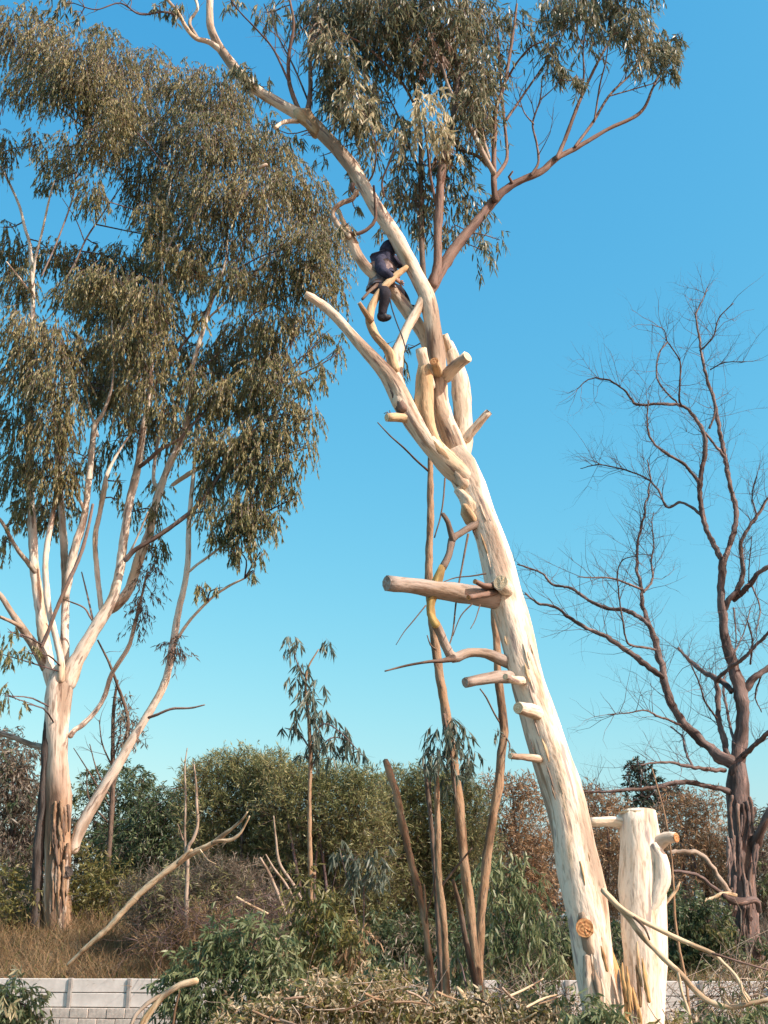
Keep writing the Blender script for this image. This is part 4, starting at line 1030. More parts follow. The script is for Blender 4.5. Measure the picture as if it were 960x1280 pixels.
GS = "slender stems around the leaning tree"
t = stem("slender_tree", "tall thin brown stem crossing behind the sawn log with a leafy tuft halfway", "tree",
         [(604, 1330, 6.4), (600, 1262, 6), (596, 1215, 5.6), (590, 1160, 5.4), (586, 1120, 6), (581, 1085, 6), (577, 1040, 6), (572, 990, 6), (565, 940, 6), (557, 890, 6), (549, 840, 5.6), (542, 790, 5.2), (537, 745, 5), (536, 700, 4.8), (538, 650, 4.4), (538, 580, 3.6), (540, 540, 2.4)], 14.0, "stem_tan", GS,
         extra=[([(537, 590, 1.6), (520, 575, 1.3), (505, 560, 1.2), (488, 545, 1), (472, 528, .7)], "stem_dark", (0, -.5)), ([(597, 1240, 4), (583, 1180, 3.6), (574, 1130, 3), (566, 1100, 2)], "stem_dark", (-.2, -.6)),
                ([(545, 812, 1.4), (538, 806, 1), (534, 794, .7)], "stem_dark", (-.1, -.2)), ([(555, 893, 2), (566, 960, 1.6), (570, 1000, 1)], "stem_dark", (-.15, -.3))])
foliage(t, [(560, 925, 26, 26, 0), (545, 948, 22, 18, -.2, .8), (580, 950, 20, 20, .2, .8), (566, 910, 12, 16, -.2), (560, 975, 16, 14, 0, .5)], 14.0, "leaf_bluegreen", .15, .024, cover=2.64, per=9, twig_len=.4, r0=.008)
t = stem("slender_tree", "thin tan stem curving up against the underside of the leaning trunk", "tree",
         [(598, 1320, 5.2), (599, 1215, 5), (601, 1150, 5.6), (606, 1100, 5.6), (610, 1062, 5.6), (616, 1022, 5.6), (623, 985, 5.6), (627, 940, 5.4), (630, 915, 5.6), (627, 880, 5), (623, 850, 5), (621, 805, 4.6), (618, 774, 4.2), (616, 745, 3)], 14.2, "stem_tan", GS,
         extra=[([(628, 908, 1.4), (618, 892, 1.2), (608, 872, 1.1), (600, 861, .9)], "stem_dark"), ([(630, 918, 1.2), (637, 930, .9), (636, 942, .7)], "stem_dark")])
foliage(t, [(621, 914, 5, 8, -.2), (636, 934, 4, 8, -.1)], 14.2, "leaf_bluegreen", .13, .02, cover=1.61, per=6, twig_len=.2, r0=.005)
t = stem("broken_stem", "dark leaning stem snapped off at the top left of the other thin stems", "tree",
         [(544, 1330, 4.8), (541, 1255, 4.4), (538, 1213, 4.2), (529, 1140, 4.2), (513, 1073, 4.4), (503, 1030, 4.6), (496, 995, 4.8), (488, 968, 4.4), (481, 950, 3.2)], 13.6, "stem_tan", GS, rough=.16, extra=[([(533, 1160, 2), (532, 1130, 1.6), (530, 1105, 1)], "stem_tan"), ([(530, 1150, 1.6), (540, 1120, 1.2), (545, 1090, .8)], "stem_dark")])
t = stem("slender_tree", "thin brown stem standing between the snapped stem and the tufted one", "tree",
         [(562, 1330, 4.8), (559, 1270, 4.6), (556, 1172, 4.2), (552, 1130, 4.6), (548, 1088, 4.2), (547, 1030, 4), (546, 975, 3), (549, 940, 2)], 13.9, "stem_tan", GS, extra=[([(550, 1110, 2), (570, 1085, 1.6), (590, 1060, 1)], "stem_dark")])
t = stem("slender_tree", "thinnest upright bare stem just right of the snapped dark stem", "tree",
         [(556, 1330, 3.6), (549, 1180, 3.2), (542, 1068, 3), (538, 1020, 2.8), (534, 985, 2.6), (530, 955, 1.6)], 14.1, "stem_dark", GS, extra=[([(540, 1040, 1.6), (538, 1000, 1.4), (538, 958, 1)], "stem_dark", (0, .2))])
t = stem("eucalypt_sapling", "spindly sapling with drooping blue green leaves standing alone against the sky", "tree",
         [(390, 1260, 3.6), (390, 1200, 3.4), (389, 1120, 3.2), (388, 1090, 3.2), (387, 1040, 2.8), (387, 990, 2.4), (388, 950, 2.6), (386, 900, 2.2), (382, 860, 1.6), (385, 835, 1.2), (398, 812, .8)], 21.0, "stem_tan",
         extra=[([(384, 850, 1), (372, 830, .8), (364, 802, .5)], "twig_brown", (0, .2)), ([(387, 925, 1.4), (405, 905, 1), (425, 915, .8), (445, 935, .5)], "twig_brown", (0, -.4)), ([(387, 935, 1.2), (372, 915, .9), (356, 910, .5)], "twig_brown", (0, .3)),
                ([(388, 960, 1.2), (410, 925, 1), (432, 925, .7), (455, 945, .4)], "twig_brown", (0, .3)), ([(388, 1098, 3), (393, 1092, 2.4)], "stem_tan")])
foliage(t, [(364, 806, 15, 12, .1), (408, 806, 9, 13, .1), (380, 832, 11, 12, 0), (372, 850, 12, 12, 0, .8), (392, 862, 16, 16, 0), (384, 885, 18, 16, 0), (403, 898, 18, 16, 0), (364, 912, 15, 10, .2), (395, 925, 20, 16, 0), (424, 920, 18, 13, 0), (440, 936, 17, 9, 0), (412, 940, 16, 14, 0), (385, 948, 14, 8, 0, .6), (452, 944, 6, 6, 0)],
        21.0, "leaf_bluegreen", .22, .034, cover=2.18, per=8, twig_len=.45, r0=.006)
t = stem("bare_sapling", "dark bare sapling with brown leaf tuft between the big gum and its slanting limb", "tree",
         [(130, 1180, 3.8), (133, 1110, 3.4), (138, 1040, 3.2), (141, 985, 3), (141, 935, 2.6), (142, 885, 2), (147, 850, 1.4)], 33.0, "stem_dark",
         extra=[([(141, 985, 2.4), (152, 945, 2.4), (160, 910, 2.4), (157, 885, 2.2), (148, 860, 2), (137, 830, 1.6), (122, 800, 1)], "stem_dark", (0, -.4)), ([(140, 1000, 1.2), (122, 965, .9), (112, 930, .6)], "stem_dark"), ([(141, 960, 1.2), (128, 930, .9), (124, 900, .6)], "stem_dark"),
                ([(141, 950, 1), (150, 920, .8), (150, 895, .6)], "stem_dark"), ([(139, 1010, 1), (108, 960, .8), (92, 935, .5)], "stem_dark"), ([(137, 1030, 1.2), (112, 1000, .9), (108, 960, .6)], "stem_dark")])
foliage(t, [(160, 905, 11, 24, 0), (156, 880, 8, 16, 0, .8), (168, 920, 12, 14, 0, .6), (152, 925, 10, 14, 0, .5)], 33.0, "leaf_greybrown", .16, .03, cover=2.30, per=9, twig_len=.5, r0=.01, droop=.5)
tubes_joined(grow_twigs(t.skel, 2, (2.2, 1.3), (.8, .4), (.012, .007), rg=rg), "twigs", "twig_brown", t, sides=3)
t = stem("bare_sapling", "thin grey bare sapling rising in front of the dark shrubs above the fallen bough", "tree",
         [(236, 1195, 3), (233, 1130, 2.8), (234, 1100, 2.6), (235, 1062, 2.4), (242, 1048, 2.2), (247, 1030, 2), (246, 1005, 1.8), (245, 980, 1.5), (242, 955, 1)], 26.6, "stick_grey", extra=[([(233, 1080, 1.8), (231, 1040, 1.6), (232, 1000, 1.4), (231, 960, 1), (234, 935, .6)], "stick_grey", (0, .3)), ([(229, 1050, 1), (222, 1030, .7)], "stick_grey")])
tubes_joined(grow_twigs(t.skel, 2, (2.0, 1.1), (.5, .3), (.009, .006), rg=rg), "twigs", "twig_brown", t, sides=3)
t = stem("fallen_bough", "long bare pale bough lying diagonally up from the dry grass bank", "branch",
         [(85, 1206, 2), (108, 1184, 3), (135, 1160, 3.6), (175, 1117, 4), (220, 1080, 4), (243, 1065, 3.8), (265, 1055, 3.4), (280, 1043, 2.6), (292, 1034, 2), (303, 1024, 1.6), (309, 1015, 1)], 25.6, "stick_pale", dy=(.4, -.9), rough=.1,
         extra=[([(266, 1054, 2.8), (275, 1051, 2.4), (288, 1050, 2.2), (299, 1043, 1.8), (306, 1032, 1.4), (312, 1020, .9)], "stick_pale", (-.7, -1)), ([(222, 1079, 2), (232, 1068, 2), (240, 1062, 1.6)], "stick_pale", (-.4, -.5)), ([(250, 1062, 1), (260, 1075, .8), (270, 1080, .5)], "stick_pale", (-.5, -.7))])
t = stem("pruned_bough", "pale cut bough with a yellow end poking up before the wall", "branch",
         [(172, 1295, 4.5), (180, 1276, 4.4), (190, 1262, 4.2), (203, 1245, 4.4), (214, 1238, 4.2), (226, 1231, 4), (238, 1228, 4), (247, 1225, 3.6)], 17.0, "stick_pale", extra=[([(205, 1243, 3), (192, 1249, 2.8), (179, 1259, 2.6), (169, 1270, 2.4), (160, 1290, 2.4)], "stick_grey", (0, -.2)), ([(215, 1290, 2), (219, 1262, 1.6), (225, 1238, 1)], "stem_tan", (-.2, -.2))])
t = stem("pruned_bough", "cream peeled bough stuck upright in the brush below the thin stems", "branch",
         [(567, 1300, 4.6), (570, 1278, 4.4), (576, 1262, 4.2), (581, 1249, 3.8), (576, 1240, 3.2), (571, 1234, 2)], 12.6, "stick_pale", extra=[([(582, 1250, 2.6), (593, 1256, 2.2), (603, 1270, 2)], "stick_pale"), ([(566, 1276, 1.6), (590, 1268, 1.4), (620, 1274, 1.2)], "stem_tan")])
t = stem("hanging_bough", "long pale forked bough sagging from the leaning trunk across the short sawn trunk", "branch",
         [(754, 1113, 3.6), (770, 1130, 3.6), (784, 1146, 3.4), (800, 1167, 3.4), (819, 1187, 3.6), (835, 1203, 3.6), (851, 1218, 3.6), (869, 1238, 3.6), (887, 1252, 3.4), (913, 1259, 3.2), (940, 1254, 3), (965, 1249, 2.8)], 11.7, "stick_pale", dy=(.25, -.2), rough=.06,
         extra=[([(757, 1117, 3), (775, 1134, 3), (793, 1146, 3), (818, 1159, 3), (845, 1172, 3), (868, 1182, 2.8), (891, 1192, 2.6), (905, 1205, 2.3), (919, 1219, 2.1), (930, 1240, 2), (937, 1250, 1.8)], "stick_pale", (.2, -.2)),
                ([(891, 1192, 1.8), (920, 1201, 1.5), (965, 1214, 1.2)], "red_limb", (-.1, -.3)), ([(848, 1216, 2.4), (852, 1240, 2), (860, 1262, 1.8), (866, 1290, 1.6)], "stick_pale", (0, -.1)), ([(793, 1147, 2), (806, 1160, 1.6), (812, 1175, 1.2)], "stem_dark", (.1, .05)), ([(935, 1252, 1.6), (928, 1240, 1.2), (926, 1226, .8)], "stick_pale", (-.2, -.2))])
t = stem("dead_stick", "thin upright brown stick beside the short sawn trunk", "branch", [(864, 1290, 2), (858, 1230, 2), (850, 1190, 1.9), (844, 1150, 1.8), (842, 1110, 1.6), (838, 1060, 1.3), (830, 1015, 1.2), (822, 985, 1), (815, 960, .7)], 13.2, "stem_tan",
         extra=[([(829, 1133, 2.2), (838, 1122, 2.2), (846, 1112, 2), (850, 1102, 1)], "stick_pale", (-.2, -.2))])

# ------------------------------------------------------------------ shrubs and trees behind
def shrub(name, label, cat, blobs, Y, mat, Lm, Wm, cover=3.91, droop=.3, group=None, r0=.02, twig="twig_brown", stems=5, up=.0, per=12, twig_len=.5, extra=(), spread=.6, depth=1.0, skirt=True):
    cx = sum(b[0] for b in blobs) / len(blobs)
    low = max(b[1] + b[3] for b in blobs)
    p = W(cx, low, Y)
    z0 = gz(p[0], Y)
    t = Thing(name, label, cat, (p[0], Y, z0), group)
    rr = np.random.default_rng(int(cx * 7 + low))
    lines = []
    for k in range(stems):                            # its own stems out of the ground
        b_ = blobs[int(rr.integers(0, len(blobs)))]
        e = W(b_[0], b_[1], Y + (b_[4] if len(b_) > 4 else 0))
        s = np.array([p[0] + rr.normal(0, .25), Y + rr.normal(0, .25), z0 - .1])
        mid = s * .5 + e * .5 + np.array([0, 0, .25 * abs(e[2] - s[2])]) * .3 + rr.normal(0, .12, 3)
        l4 = catmull(np.array([np.append(s, r0 * 1.6), np.append(mid, r0 * 1.2), np.append(e, r0 * .7)]), .2)
        lines.append(l4); t.skel.append(l4)
    tubes_joined(lines, "stems", twig, t, sides=5)
    foliage(t, blobs, Y, mat, Lm, Wm, cover=cover, droop=droop, r0=r0 * .5, twig=twig, per=per, twig_len=twig_len, sub=3, up=up, spread=spread, depth=depth, simple=Y > 24)
    for bl, mt, l_, w_, cv, dr, nm in extra:
        foliage(t, bl, Y, mt, l_, w_, cover=cv, droop=dr, name=nm, wood=False, per=per, twig_len=twig_len, simple=Y > 24)
    return t


shrub("bushy_tree", "grey brown scrubby tree at the left edge behind the big gum", "tree", [(-10, 950, 34, 40), (14, 945, 26, 30), (8, 990, 36, 40), (36, 985, 24, 32, .5), (10, 1040, 40, 45), (40, 1040, 24, 45, .5), (10, 1095, 40, 40), (35, 1100, 26, 40)], 38, "leaf_greybrown", .22, .05, cover=3.68, droop=.4, r0=.05, twig_len=.8, depth=1.3,
      extra=[([(10, 1000, 40, 40, -.5), (20, 1080, 40, 50, -.5), (0, 925, 24, 14)], "leaf_deep", .2, .05, .5, .3, "green_foliage")])
shrub("bushy_tree", "flat topped dark tree standing far back right of the big gum trunk", "tree", [(130, 968, 26, 9), (155, 962, 26, 8, 1), (180, 972, 18, 10), (112, 990, 22, 16), (150, 990, 40, 18), (185, 1000, 28, 20), (120, 1030, 28, 30), (160, 1040, 40, 36)], 52, "leaf_deep", .26, .06, cover=3.68, r0=.06, twig_len=.8)
shrub("bushy_tree", "dark green bushy tree between the slanting limb and the olive thicket", "tree", [(205, 1010, 28, 26), (180, 1030, 30, 30), (225, 1005, 24, 30), (150, 1065, 38, 36), (195, 1065, 38, 38), (235, 1055, 30, 40), (150, 1110, 40, 36), (195, 1115, 42, 38), (240, 1110, 32, 40), (210, 1160, 44, 34), (250, 1160, 34, 34)], 37, "leaf_deep", .2, .05, cover=4.14, r0=.05, twig_len=.7, depth=1.3,
      extra=[([(195, 1040, 36, 36, -.8), (180, 1080, 36, 36, -.8)], "leaf_green", .18, .05, .4, .2, "bright_foliage")])
GO = "rounded olive shrubs forming the thicket behind the wall"
shrub("olive_shrub", "rounded green topped olive shrub at the left of the thicket", "shrub", [(245, 985, 26, 24), (275, 968, 30, 24), (310, 962, 30, 22), (260, 1020, 38, 36), (305, 1005, 38, 38), (330, 985, 28, 32), (255, 1065, 36, 36, .3), (300, 1060, 42, 40, .6), (335, 1050, 30, 44, .6), (290, 1105, 46, 36, .8), (330, 1105, 30, 40, .8)], 31, "leaf_olive", .17, .026, cover=5.2, droop=.15, up=.8, group=GO, r0=.035, twig_len=.8, depth=1.25)
shrub("olive_shrub", "widest olive shrub of the thicket, behind the lone sapling", "shrub", [(350, 968, 30, 24), (385, 978, 32, 24), (420, 982, 32, 22), (455, 984, 30, 22), (360, 1010, 38, 38), (405, 1018, 40, 36), (450, 1020, 38, 36), (365, 1060, 40, 40, .6), (415, 1065, 42, 40, .6), (460, 1065, 38, 42, .5), (370, 1110, 42, 40, 1), (420, 1120, 42, 42, 1), (465, 1120, 36, 44, 1), (400, 1170, 60, 36, 1.2), (455, 1170, 40, 36, 1.2)], 30, "leaf_olive", .17, .026, cover=5.2, droop=.15, up=.8, group=GO, r0=.035, twig_len=.8, depth=1.25)
shrub("olive_shrub", "olive shrub of the thicket behind the cluster of thin stems", "shrub", [(500, 990, 32, 24), (535, 985, 32, 24), (570, 990, 28, 22), (500, 1030, 38, 36), (545, 1025, 38, 38), (585, 1025, 28, 36), (505, 1075, 40, 40, .4), (550, 1080, 42, 40, .4), (590, 1075, 30, 44, .4), (510, 1125, 42, 40, .7), (560, 1130, 42, 42, .7), (520, 1175, 50, 40, .8), (575, 1180, 42, 40, .8)], 31.5, "leaf_olive", .17, .026, cover=5.2, droop=.15, up=.8, group=GO, r0=.035, twig_len=.8, depth=1.25)
GR = "rusty leafless shrubs beyond the leaning trunk"
shrub("rusty_shrub", "rusty brown shrub seen left of the leaning trunk", "shrub", [(610, 990, 20, 18), (640, 985, 28, 16), (665, 992, 24, 16), (625, 1025, 32, 30), (660, 1030, 34, 34), (640, 1075, 46, 36), (680, 1080, 36, 40), (650, 1130, 50, 36)], 35, "leaf_rust", .2, .032, cover=2.99, droop=.0, up=.4, group=GR, r0=.03, twig_len=.7)
shrub("rusty_shrub", "rusty brown shrub seen between the leaning trunk and the short sawn trunk", "shrub", [(735, 1000, 26, 16), (760, 1010, 26, 18), (740, 1040, 34, 32), (770, 1050, 30, 34), (750, 1095, 42, 40), (760, 1150, 44, 40)], 36, "leaf_rust", .2, .032, cover=2.99, droop=.0, up=.4, group=GR, r0=.03, twig_len=.7)
shrub("rusty_shrub", "rusty brown shrub seen between the short sawn trunk and the bare tree", "shrub", [(845, 1010, 30, 18), (875, 1005, 26, 18), (850, 1045, 36, 34), (890, 1045, 28, 38), (860, 1090, 46, 36), (900, 1090, 24, 36)], 34, "leaf_rust", .2, .032, cover=2.76, droop=.0, up=.4, group=GR, r0=.03, twig_len=.7,
      extra=[([(885, 1005, 30, 22, -.5), (895, 1040, 24, 36, -.5)], "leaf_greybrown", .2, .03, .8, .0, "grey_foliage")])
shrub("grey_shrub", "grey brown shrub half hidden behind the bare tree trunk at the right edge", "shrub", [(945, 1035, 26, 26), (965, 1060, 26, 40), (950, 1100, 30, 40), (965, 1150, 30, 40)], 33, "leaf_greybrown", .2, .035, cover=2.99, droop=.2, r0=.03, extra=[([(955, 1090, 14, 60, -.6)], "leaf_green", .18, .04, .9, .2, "green_foliage")])
shrub("dark_shrub", "dense dark green shrub just right of the short sawn trunk", "shrub", [(858, 1135, 28, 24), (885, 1150, 26, 30), (850, 1165, 30, 32), (880, 1190, 32, 32), (850, 1205, 30, 30), (905, 1190, 24, 40), (940, 1200, 30, 30, .8)], 26.5, "leaf_deep", .15, .045, cover=4.37, r0=.025, twig_len=.4, extra=[([(905, 1165, 14, 24, -.5), (870, 1160, 18, 18, -.4)], "leaf_yellowgreen", .14, .04, .8, .3, "yellow_foliage")])
shrub("conifer", "small dark conifer top on the skyline right of the leaning trunk", "tree", [(797, 952, 9, 5), (790, 960, 12, 4), (806, 963, 16, 5), (794, 971, 14, 5), (815, 973, 16, 5), (800, 981, 22, 6), (835, 984, 12, 6), (812, 992, 30, 9), (800, 1010, 30, 14), (840, 1000, 20, 12)], 62, "leaf_conifer", .3, .09, cover=5.52, droop=.1, r0=.06, twig_len=.6, depth=.9)
GU = "yellow green undergrowth round the big gum"
shrub("undergrowth_shrub", "yellow green undergrowth right of the big gum trunk base", "shrub", [(105, 1090, 22, 26), (125, 1115, 26, 30), (150, 1110, 20, 34), (110, 1145, 26, 28), (145, 1150, 24, 26), (100, 1120, 18, 26)], 30.6, "leaf_yellowgreen", .16, .04, cover=2.76, droop=.1, up=.4, group=GU, r0=.015)
shrub("undergrowth_shrub", "yellow green undergrowth left of the big gum trunk base", "shrub", [(10, 1105, 24, 28), (30, 1125, 20, 34), (8, 1150, 26, 30), (32, 1165, 20, 26)], 30.2, "leaf_yellowgreen", .16, .04, cover=2.53, droop=.1, up=.4, group=GU, r0=.015)
shrub("gum_regrowth", "spray of pale hanging gum leaves on the shaded side of the thicket", "shrub", [(425, 1063, 14, 14), (448, 1075, 16, 22), (470, 1085, 16, 24), (455, 1100, 20, 16), (482, 1070, 8, 14, 0, .6)], 22.5, "leaf_bluegreen", .2, .032, cover=2.07, droop=1.0, r0=.014, stems=3)
shrub("gum_regrowth", "leafy gum regrowth with rusty leaves round the foot of the lone sapling", "shrub", [(380, 1110, 18, 26), (405, 1130, 24, 26), (385, 1160, 30, 30), (425, 1155, 28, 30), (405, 1190, 36, 30), (445, 1190, 24, 34), (430, 1225, 40, 28), (385, 1215, 30, 30), (360, 1170, 20, 30, 0, .6)], 19, "leaf_yellowgreen", .17, .032, cover=2.42, droop=.5, r0=.014, per=9,
      extra=[([(445, 1180, 22, 36, -.4), (450, 1220, 26, 24, -.4)], "leaf_rust", .16, .03, .9, .7, "rusty_foliage"), ([(400, 1150, 30, 40, -.3), (420, 1200, 40, 30, -.3)], "leaf_green", .16, .03, .5, .5, "green_foliage")])
shrub("leafy_shrub", "dense leafy green shrub overhanging the wall left of centre", "shrub", [(215, 1225, 24, 26), (245, 1205, 28, 24), (275, 1180, 30, 26), (320, 1175, 36, 28), (350, 1200, 30, 32), (255, 1240, 40, 34), (300, 1215, 44, 36), (340, 1240, 40, 36), (270, 1275, 50, 26), (330, 1280, 50, 24), (215, 1258, 20, 24)], 18, "leaf_green", .15, .032, cover=3.91, droop=.4, r0=.016, twig_len=.4, per=10)
shrub("leafy_shrub", "leafy green shrub with drooping sprays left of the leaning trunk foot", "shrub", [(600, 1085, 30, 22), (635, 1075, 24, 20), (625, 1110, 38, 28), (660, 1115, 28, 28), (620, 1150, 40, 34), (665, 1155, 30, 36), (685, 1190, 24, 30), (645, 1195, 36, 34), (605, 1190, 30, 36), (660, 1225, 40, 20)], 16.5, "leaf_green", .14, .028, cover=1.9, droop=.8, r0=.013, twig_len=.45, per=10)
shrub("leafy_shrub", "pale green leafy shrub in the bottom left corner before the wall", "shrub", [(10, 1245, 24, 22), (30, 1255, 22, 24), (12, 1275, 30, 22), (42, 1275, 18, 18), (-5, 1260, 20, 30)], 16, "leaf_green", .14, .028, cover=3.45, droop=.5, r0=.012, per=10, extra=[([(15, 1245, 26, 24, -.3)], "leaf_pale_cream", .13, .026, .4, .5, "pale_foliage")])
shrub("leafy_shrub", "low green leafy growth at the foot of the leaning trunk", "shrub", [(735, 1262, 26, 18), (765, 1270, 24, 16), (715, 1275, 24, 18), (750, 1290, 40, 20)], 11.3, "leaf_green", .11, .024, cover=2.99, droop=.5, r0=.008, per=8, twig_len=.25)
shrub("leafy_shrub", "low green leafy growth in the bottom right corner", "shrub", [(905, 1278, 30, 16), (945, 1272, 26, 16), (870, 1285, 26, 16), (925, 1295, 40, 18)], 11.6, "leaf_green", .11, .024, cover=2.76, droop=.5, r0=.008, per=8, twig_len=.25)

shrub("feathery_shrub", "grey brown feathery dry shrub below the fallen bough at the foot of the thicket", "shrub", [(185, 1125, 34, 30), (225, 1120, 36, 32), (265, 1110, 36, 34), (300, 1115, 34, 34), (205, 1160, 40, 28), (250, 1155, 40, 30), (295, 1155, 36, 30), (335, 1150, 32, 32)], 28, "leaf_greybrown", .22, .018, cover=4.2, droop=.1, up=.5, r0=.02, twig_len=.7, extra=[([(230, 1125, 60, 34, -.4), (290, 1130, 44, 34, -.4)], "leaf_olive", .2, .02, 1.2, .1, "olive_foliage")])
shrub("dark_shrub", "low dark green shrub behind the foot of the thin stems", "shrub", [(470, 1175, 34, 32), (510, 1170, 36, 34), (550, 1175, 36, 32), (585, 1180, 30, 30), (490, 1205, 44, 22), (550, 1208, 44, 20)], 26.8, "leaf_deep", .15, .045, cover=3.4, r0=.02, twig_len=.4, extra=[([(520, 1180, 60, 30, -.4)], "leaf_greybrown", .18, .03, .8, .2, "paler_foliage")])
shrub("dark_shrub", "low dark green shrub showing between the leaning trunk and the leafy green shrub", "shrub", [(650, 1175, 30, 34), (690, 1180, 34, 34), (720, 1175, 30, 36), (660, 1208, 40, 18), (715, 1208, 40, 18), (765, 1185, 30, 34)], 27, "leaf_deep", .15, .045, cover=3.2, r0=.02, twig_len=.4, extra=[([(700, 1180, 40, 30, -.4)], "leaf_greybrown", .18, .03, .9, .2, "paler_foliage")])

GS2 = "young gum shoots among the thin stems"
shrub("gum_regrowth", "young gum shoots left of the snapped dark stem above the brush pile", "shrub", [(470, 1200, 20, 26), (490, 1225, 26, 24), (460, 1235, 26, 20), (505, 1195, 14, 24, 0, .6)], 14.6, "leaf_green", .14, .026, cover=1.3, droop=.7, group=GS2, r0=.009, per=8, twig_len=.35, extra=[([(480, 1215, 30, 30, -.3)], "leaf_pale_cream", .13, .024, .45, .6, "pale_foliage")])
shrub("gum_regrowth", "young gum shoots between the bases of the thin stems", "shrub", [(545, 1215, 18, 24), (570, 1195, 18, 26), (580, 1230, 22, 22), (530, 1240, 20, 18)], 14.4, "leaf_green", .14, .026, cover=1.0, droop=.7, group=GS2, r0=.009, per=8, twig_len=.35)
shrub("gum_regrowth", "young gum shoots left of the leaning trunk foot above the brush", "shrub", [(640, 1245, 26, 18), (690, 1240, 24, 20), (665, 1258, 34, 16)], 13.6, "leaf_green", .13, .025, cover=1.0, droop=.7, r0=.009, per=8, twig_len=.3)

# ------------------------------------------------------------------ uncountable ground stuff
def scatter_blades(name, mat, n, xr, vr, h, w, lean=.5, dens=None):
    rr = np.random.default_rng(hash(name) % 1000 if False else len(name) * 31)
    x = rr.uniform(*xr, n); v = rr.uniform(*vr, n)
    y = v - SHEAR * x
    z = ground_z(x, v)
    pos = np.column_stack([x, y, z - .03])
    d = norm(np.column_stack([rr.normal(0, lean, n), rr.normal(0, lean, n), np.ones(n)]))
    V, Fc = leaf_arrays(pos, d, h * rr.uniform(.4, 1.3, n), w * rr.uniform(.6, 1.3, n), rg=rr)
    return mesh_obj(name, V, Fc, mat, kind="stuff", smooth=False)


scatter_blades("dry_grass", "grass_dry", 30000, (-13, -4.2), (24.65, 33), .55, .011, 1.5)
scatter_blades("dry_grass", "grass_dry", 7000, (-13, -4.2), (24.65, 33), .7, .012, .5)
scatter_blades("dry_grass", "grass_dry", 16000, (-5, 11), (24.65, 30), .38, .011, 1.2)
scatter_blades("green_weeds", "leaf_yellowgreen", 2600, (-13, 10), (24.7, 29), .42, .028, .6)
o = scatter_blades("undergrowth", "leaf_greybrown", 16000, (-14, 14), (29, 36), .9, .016, .4)

# dry brush caught below the thicket
def brush_lines(blobs, Y, n, length, r, flat=.5, seed=5):
    rr = np.random.default_rng(seed); out = []
    tot = sum(b[2] * b[3] for b in blobs)
    for b in blobs:
        for _ in range(int(n * b[2] * b[3] / tot)):
            px, py = b[0] + rr.normal(0, .5) * b[2], b[1] + rr.normal(0, .5) * b[3]
            p = W(px, py, Y + rr.normal(0, .5))
            d = norm(rr.normal(0, 1, 3) * np.array([1, .8, flat])); pts = []
            L = length * rr.uniform(.4, 1.3)
            for q in range(5):
                pts.append(np.append(p, r * (1 - .17 * q)))
                d = norm(d + rr.normal(0, .25, 3)); p = p + d * L / 4
            out.append(np.array(pts))
    return out


db = Thing("brush_heap", "tangled heap of dry brown twigs at the foot of the thicket", "brushwood", W(260, 1190, 25.5))
tubes_joined(brush_lines([(240, 1145, 60, 26), (290, 1160, 50, 26), (210, 1175, 50, 18), (340, 1130, 40, 26)], 26, 330, 1.1, .007, .6), "twigs", "twig_brown", db, sides=3)
foliage(db, [(250, 1160, 40, 22), (215, 1180, 40, 16), (300, 1165, 34, 20)], 26.3, "grass_dry", .3, .014, cover=3, droop=.1, name="dry_needles", wood=False, up=.3)
for p in [[(392, 1165, 2.2), (372, 1115, 2), (350, 1080, 1.8), (345, 1050, 1.4), (342, 1020, .9)], [(366, 1165, 2.4), (352, 1130, 2.2), (338, 1095, 2), (325, 1072, 1.4)], [(378, 1150, 1.8), (360, 1110, 1.6), (342, 1085, 1.4), (332, 1068, 1)]]:
    limb(db, "stick", p, 26.5, "stick_grey", (0, -.3), skel=False)
limb(db, "stick", [(296, 1122, 1.6), (318, 1134, 1.6), (335, 1142, 1.4)], 25.6, "stick_pale", skel=False)
limb(db, "stick", [(326, 1172, 2), (352, 1176, 1.8), (372, 1184, 1.8), (390, 1194, 1)], 22, "stick_pale", skel=False)

# the pile of lopped brush in front
bp_ = Thing("brush_pile", "wide pile of lopped branches and pale dry leaves along the bottom", "brushwood", (0, 12.5, 0))
PILE = [(300, 1282, 40, 26), (350, 1266, 40, 26), (400, 1254, 44, 28), (450, 1250, 44, 28), (500, 1260, 40, 28), (550, 1270, 44, 24), (600, 1272, 40, 22), (645, 1272, 40, 24), (690, 1280, 36, 22), (480, 1228, 34, 16, .4, .7), (420, 1232, 40, 16, .4, .7), (820, 1288, 60, 16, 0, .6)]
tubes_joined(brush_lines(PILE, 12.5, 80, .5, .006, .8, 9), "twigs", "stick_grey", bp_, sides=4)
V, Fc, tw = blob_leaves(PILE, 12.45, .075, .022, 2.2, .3, per=6, twig_len=.2, spread=1.0)
mesh_obj("dry_leaves", V, Fc, "litter_leaf", bp_, kind="stuff", smooth=False)
V, Fc, tw = blob_leaves(PILE, 12.7, .075, .022, 1.2, .3, per=6, twig_len=.2, spread=1.0)
mesh_obj("rusty_leaves", V, Fc, "leaf_rust", bp_, kind="stuff", smooth=False)
V, Fc, tw = blob_leaves(PILE, 12.5, .10, .024, 2.4, .3, per=6, twig_len=.2, spread=1.0)
mesh_obj("green_leaves", V, Fc, "leaf_yellowgreen", bp_, kind="stuff", smooth=False)
for k in range(26):
    x, y = random.uniform(300, 700), random.uniform(1235, 1285)
    a = random.uniform(-.7, .7); L = random.uniform(20, 55)
    limb(bp_, "stick", [(x, y, 1.6), (x + L * .5 * math.cos(a), y + L * .5 * math.sin(a) + random.uniform(-4, 4), 1.5), (x + L * math.cos(a), y + L * math.sin(a), .8)], 12.2, random.choice(["stick_pale", "stick_grey", "stem_tan"]), (random.uniform(-.4, .4), random.uniform(-.4, .4)), skel=False)

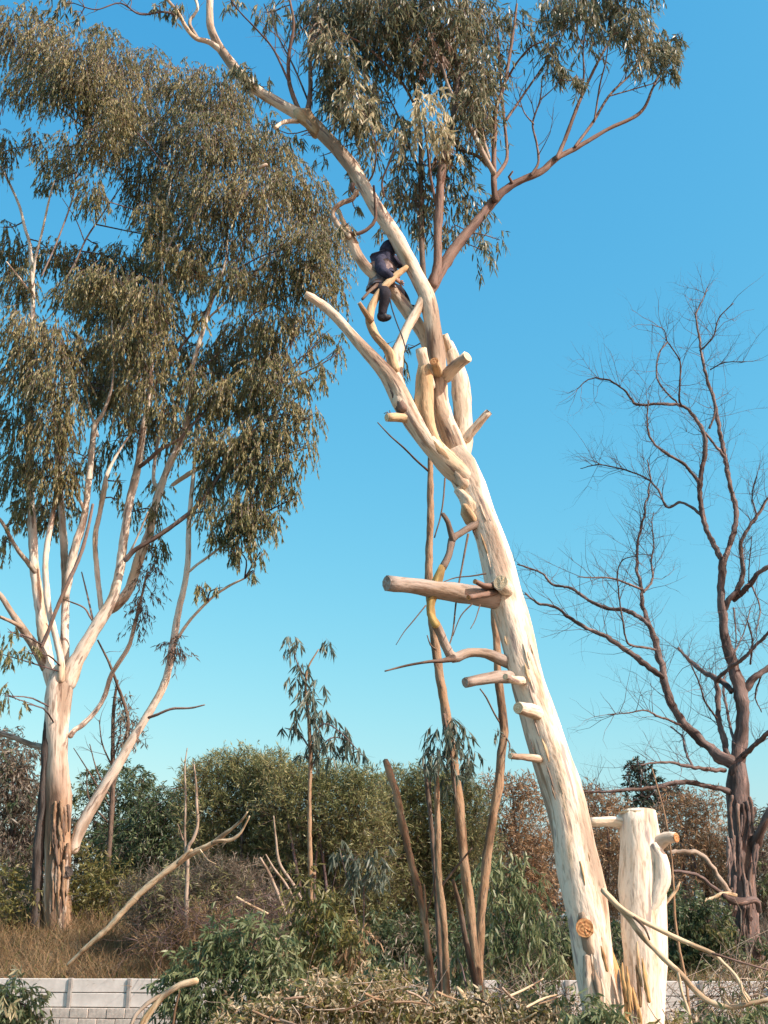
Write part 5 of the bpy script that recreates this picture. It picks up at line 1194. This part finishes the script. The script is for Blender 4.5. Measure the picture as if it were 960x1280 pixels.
# far scrub closing the gaps low between the trees: one mass
fb = [(x, 1075 + 18 * math.sin(x * .05), 40, 46, rg.uniform(-3, 3)) for x in range(-60, 1060, 36)] + [(x, 1140, 40, 46, rg.uniform(-3, 3)) for x in range(-60, 1060, 36)]
V, Fc, tw = blob_leaves(fb, 50, .3, .08, 2.6, .3, twig_len=.8, simple=True)
mesh_obj("scrub", V, Fc, "leaf_greybrown", kind="stuff", smooth=False)

tangle = Thing("brush_tangle", "tangle of bare twigs and sparse leaves in front of the wall under the thin stems", "brushwood", tuple(W(600, 1290, 15.5)))
TB = [(520, 1245, 40, 26), (570, 1250, 40, 26), (620, 1250, 40, 26), (670, 1250, 36, 24), (710, 1255, 24, 20)]
tubes_joined(brush_lines(TB, 15.5, 170, .8, .006, 1.0, 21), "twigs", "stick_grey", tangle, sides=3)
tubes_joined(brush_lines(TB, 15.8, 170, .8, .006, 1.0, 22), "dark_twigs", "stem_dark", tangle, sides=3)
foliage(tangle, TB, 15.6, "leaf_green", .12, .026, cover=.35, droop=.6, name="green_foliage", wood=False, per=6, twig_len=.3)
foliage(tangle, TB, 15.4, "litter_leaf", .11, .026, cover=.3, droop=.6, name="paler_foliage", wood=False, per=6, twig_len=.3)
tangle = Thing("brush_tangle", "tangle of bare twigs and sparse leaves below the bare tree in the right corner", "brushwood", tuple(W(900, 1290, 14.5)))
TB = [(850, 1262, 34, 20), (900, 1255, 36, 24), (945, 1250, 30, 30), (925, 1225, 40, 24, 0, .6)]
tubes_joined(brush_lines(TB, 14.5, 140, .8, .006, 1.0, 23), "twigs", "stick_grey", tangle, sides=3)
tubes_joined(brush_lines(TB, 14.8, 120, .8, .006, 1.0, 24), "dark_twigs", "stem_dark", tangle, sides=3)
foliage(tangle, TB, 14.6, "leaf_green", .12, .026, cover=.5, droop=.6, name="green_foliage", wood=False, per=6, twig_len=.3)
foliage(tangle, TB, 14.4, "litter_leaf", .11, .026, cover=.4, droop=.6, name="paler_foliage", wood=False, per=6, twig_len=.3)
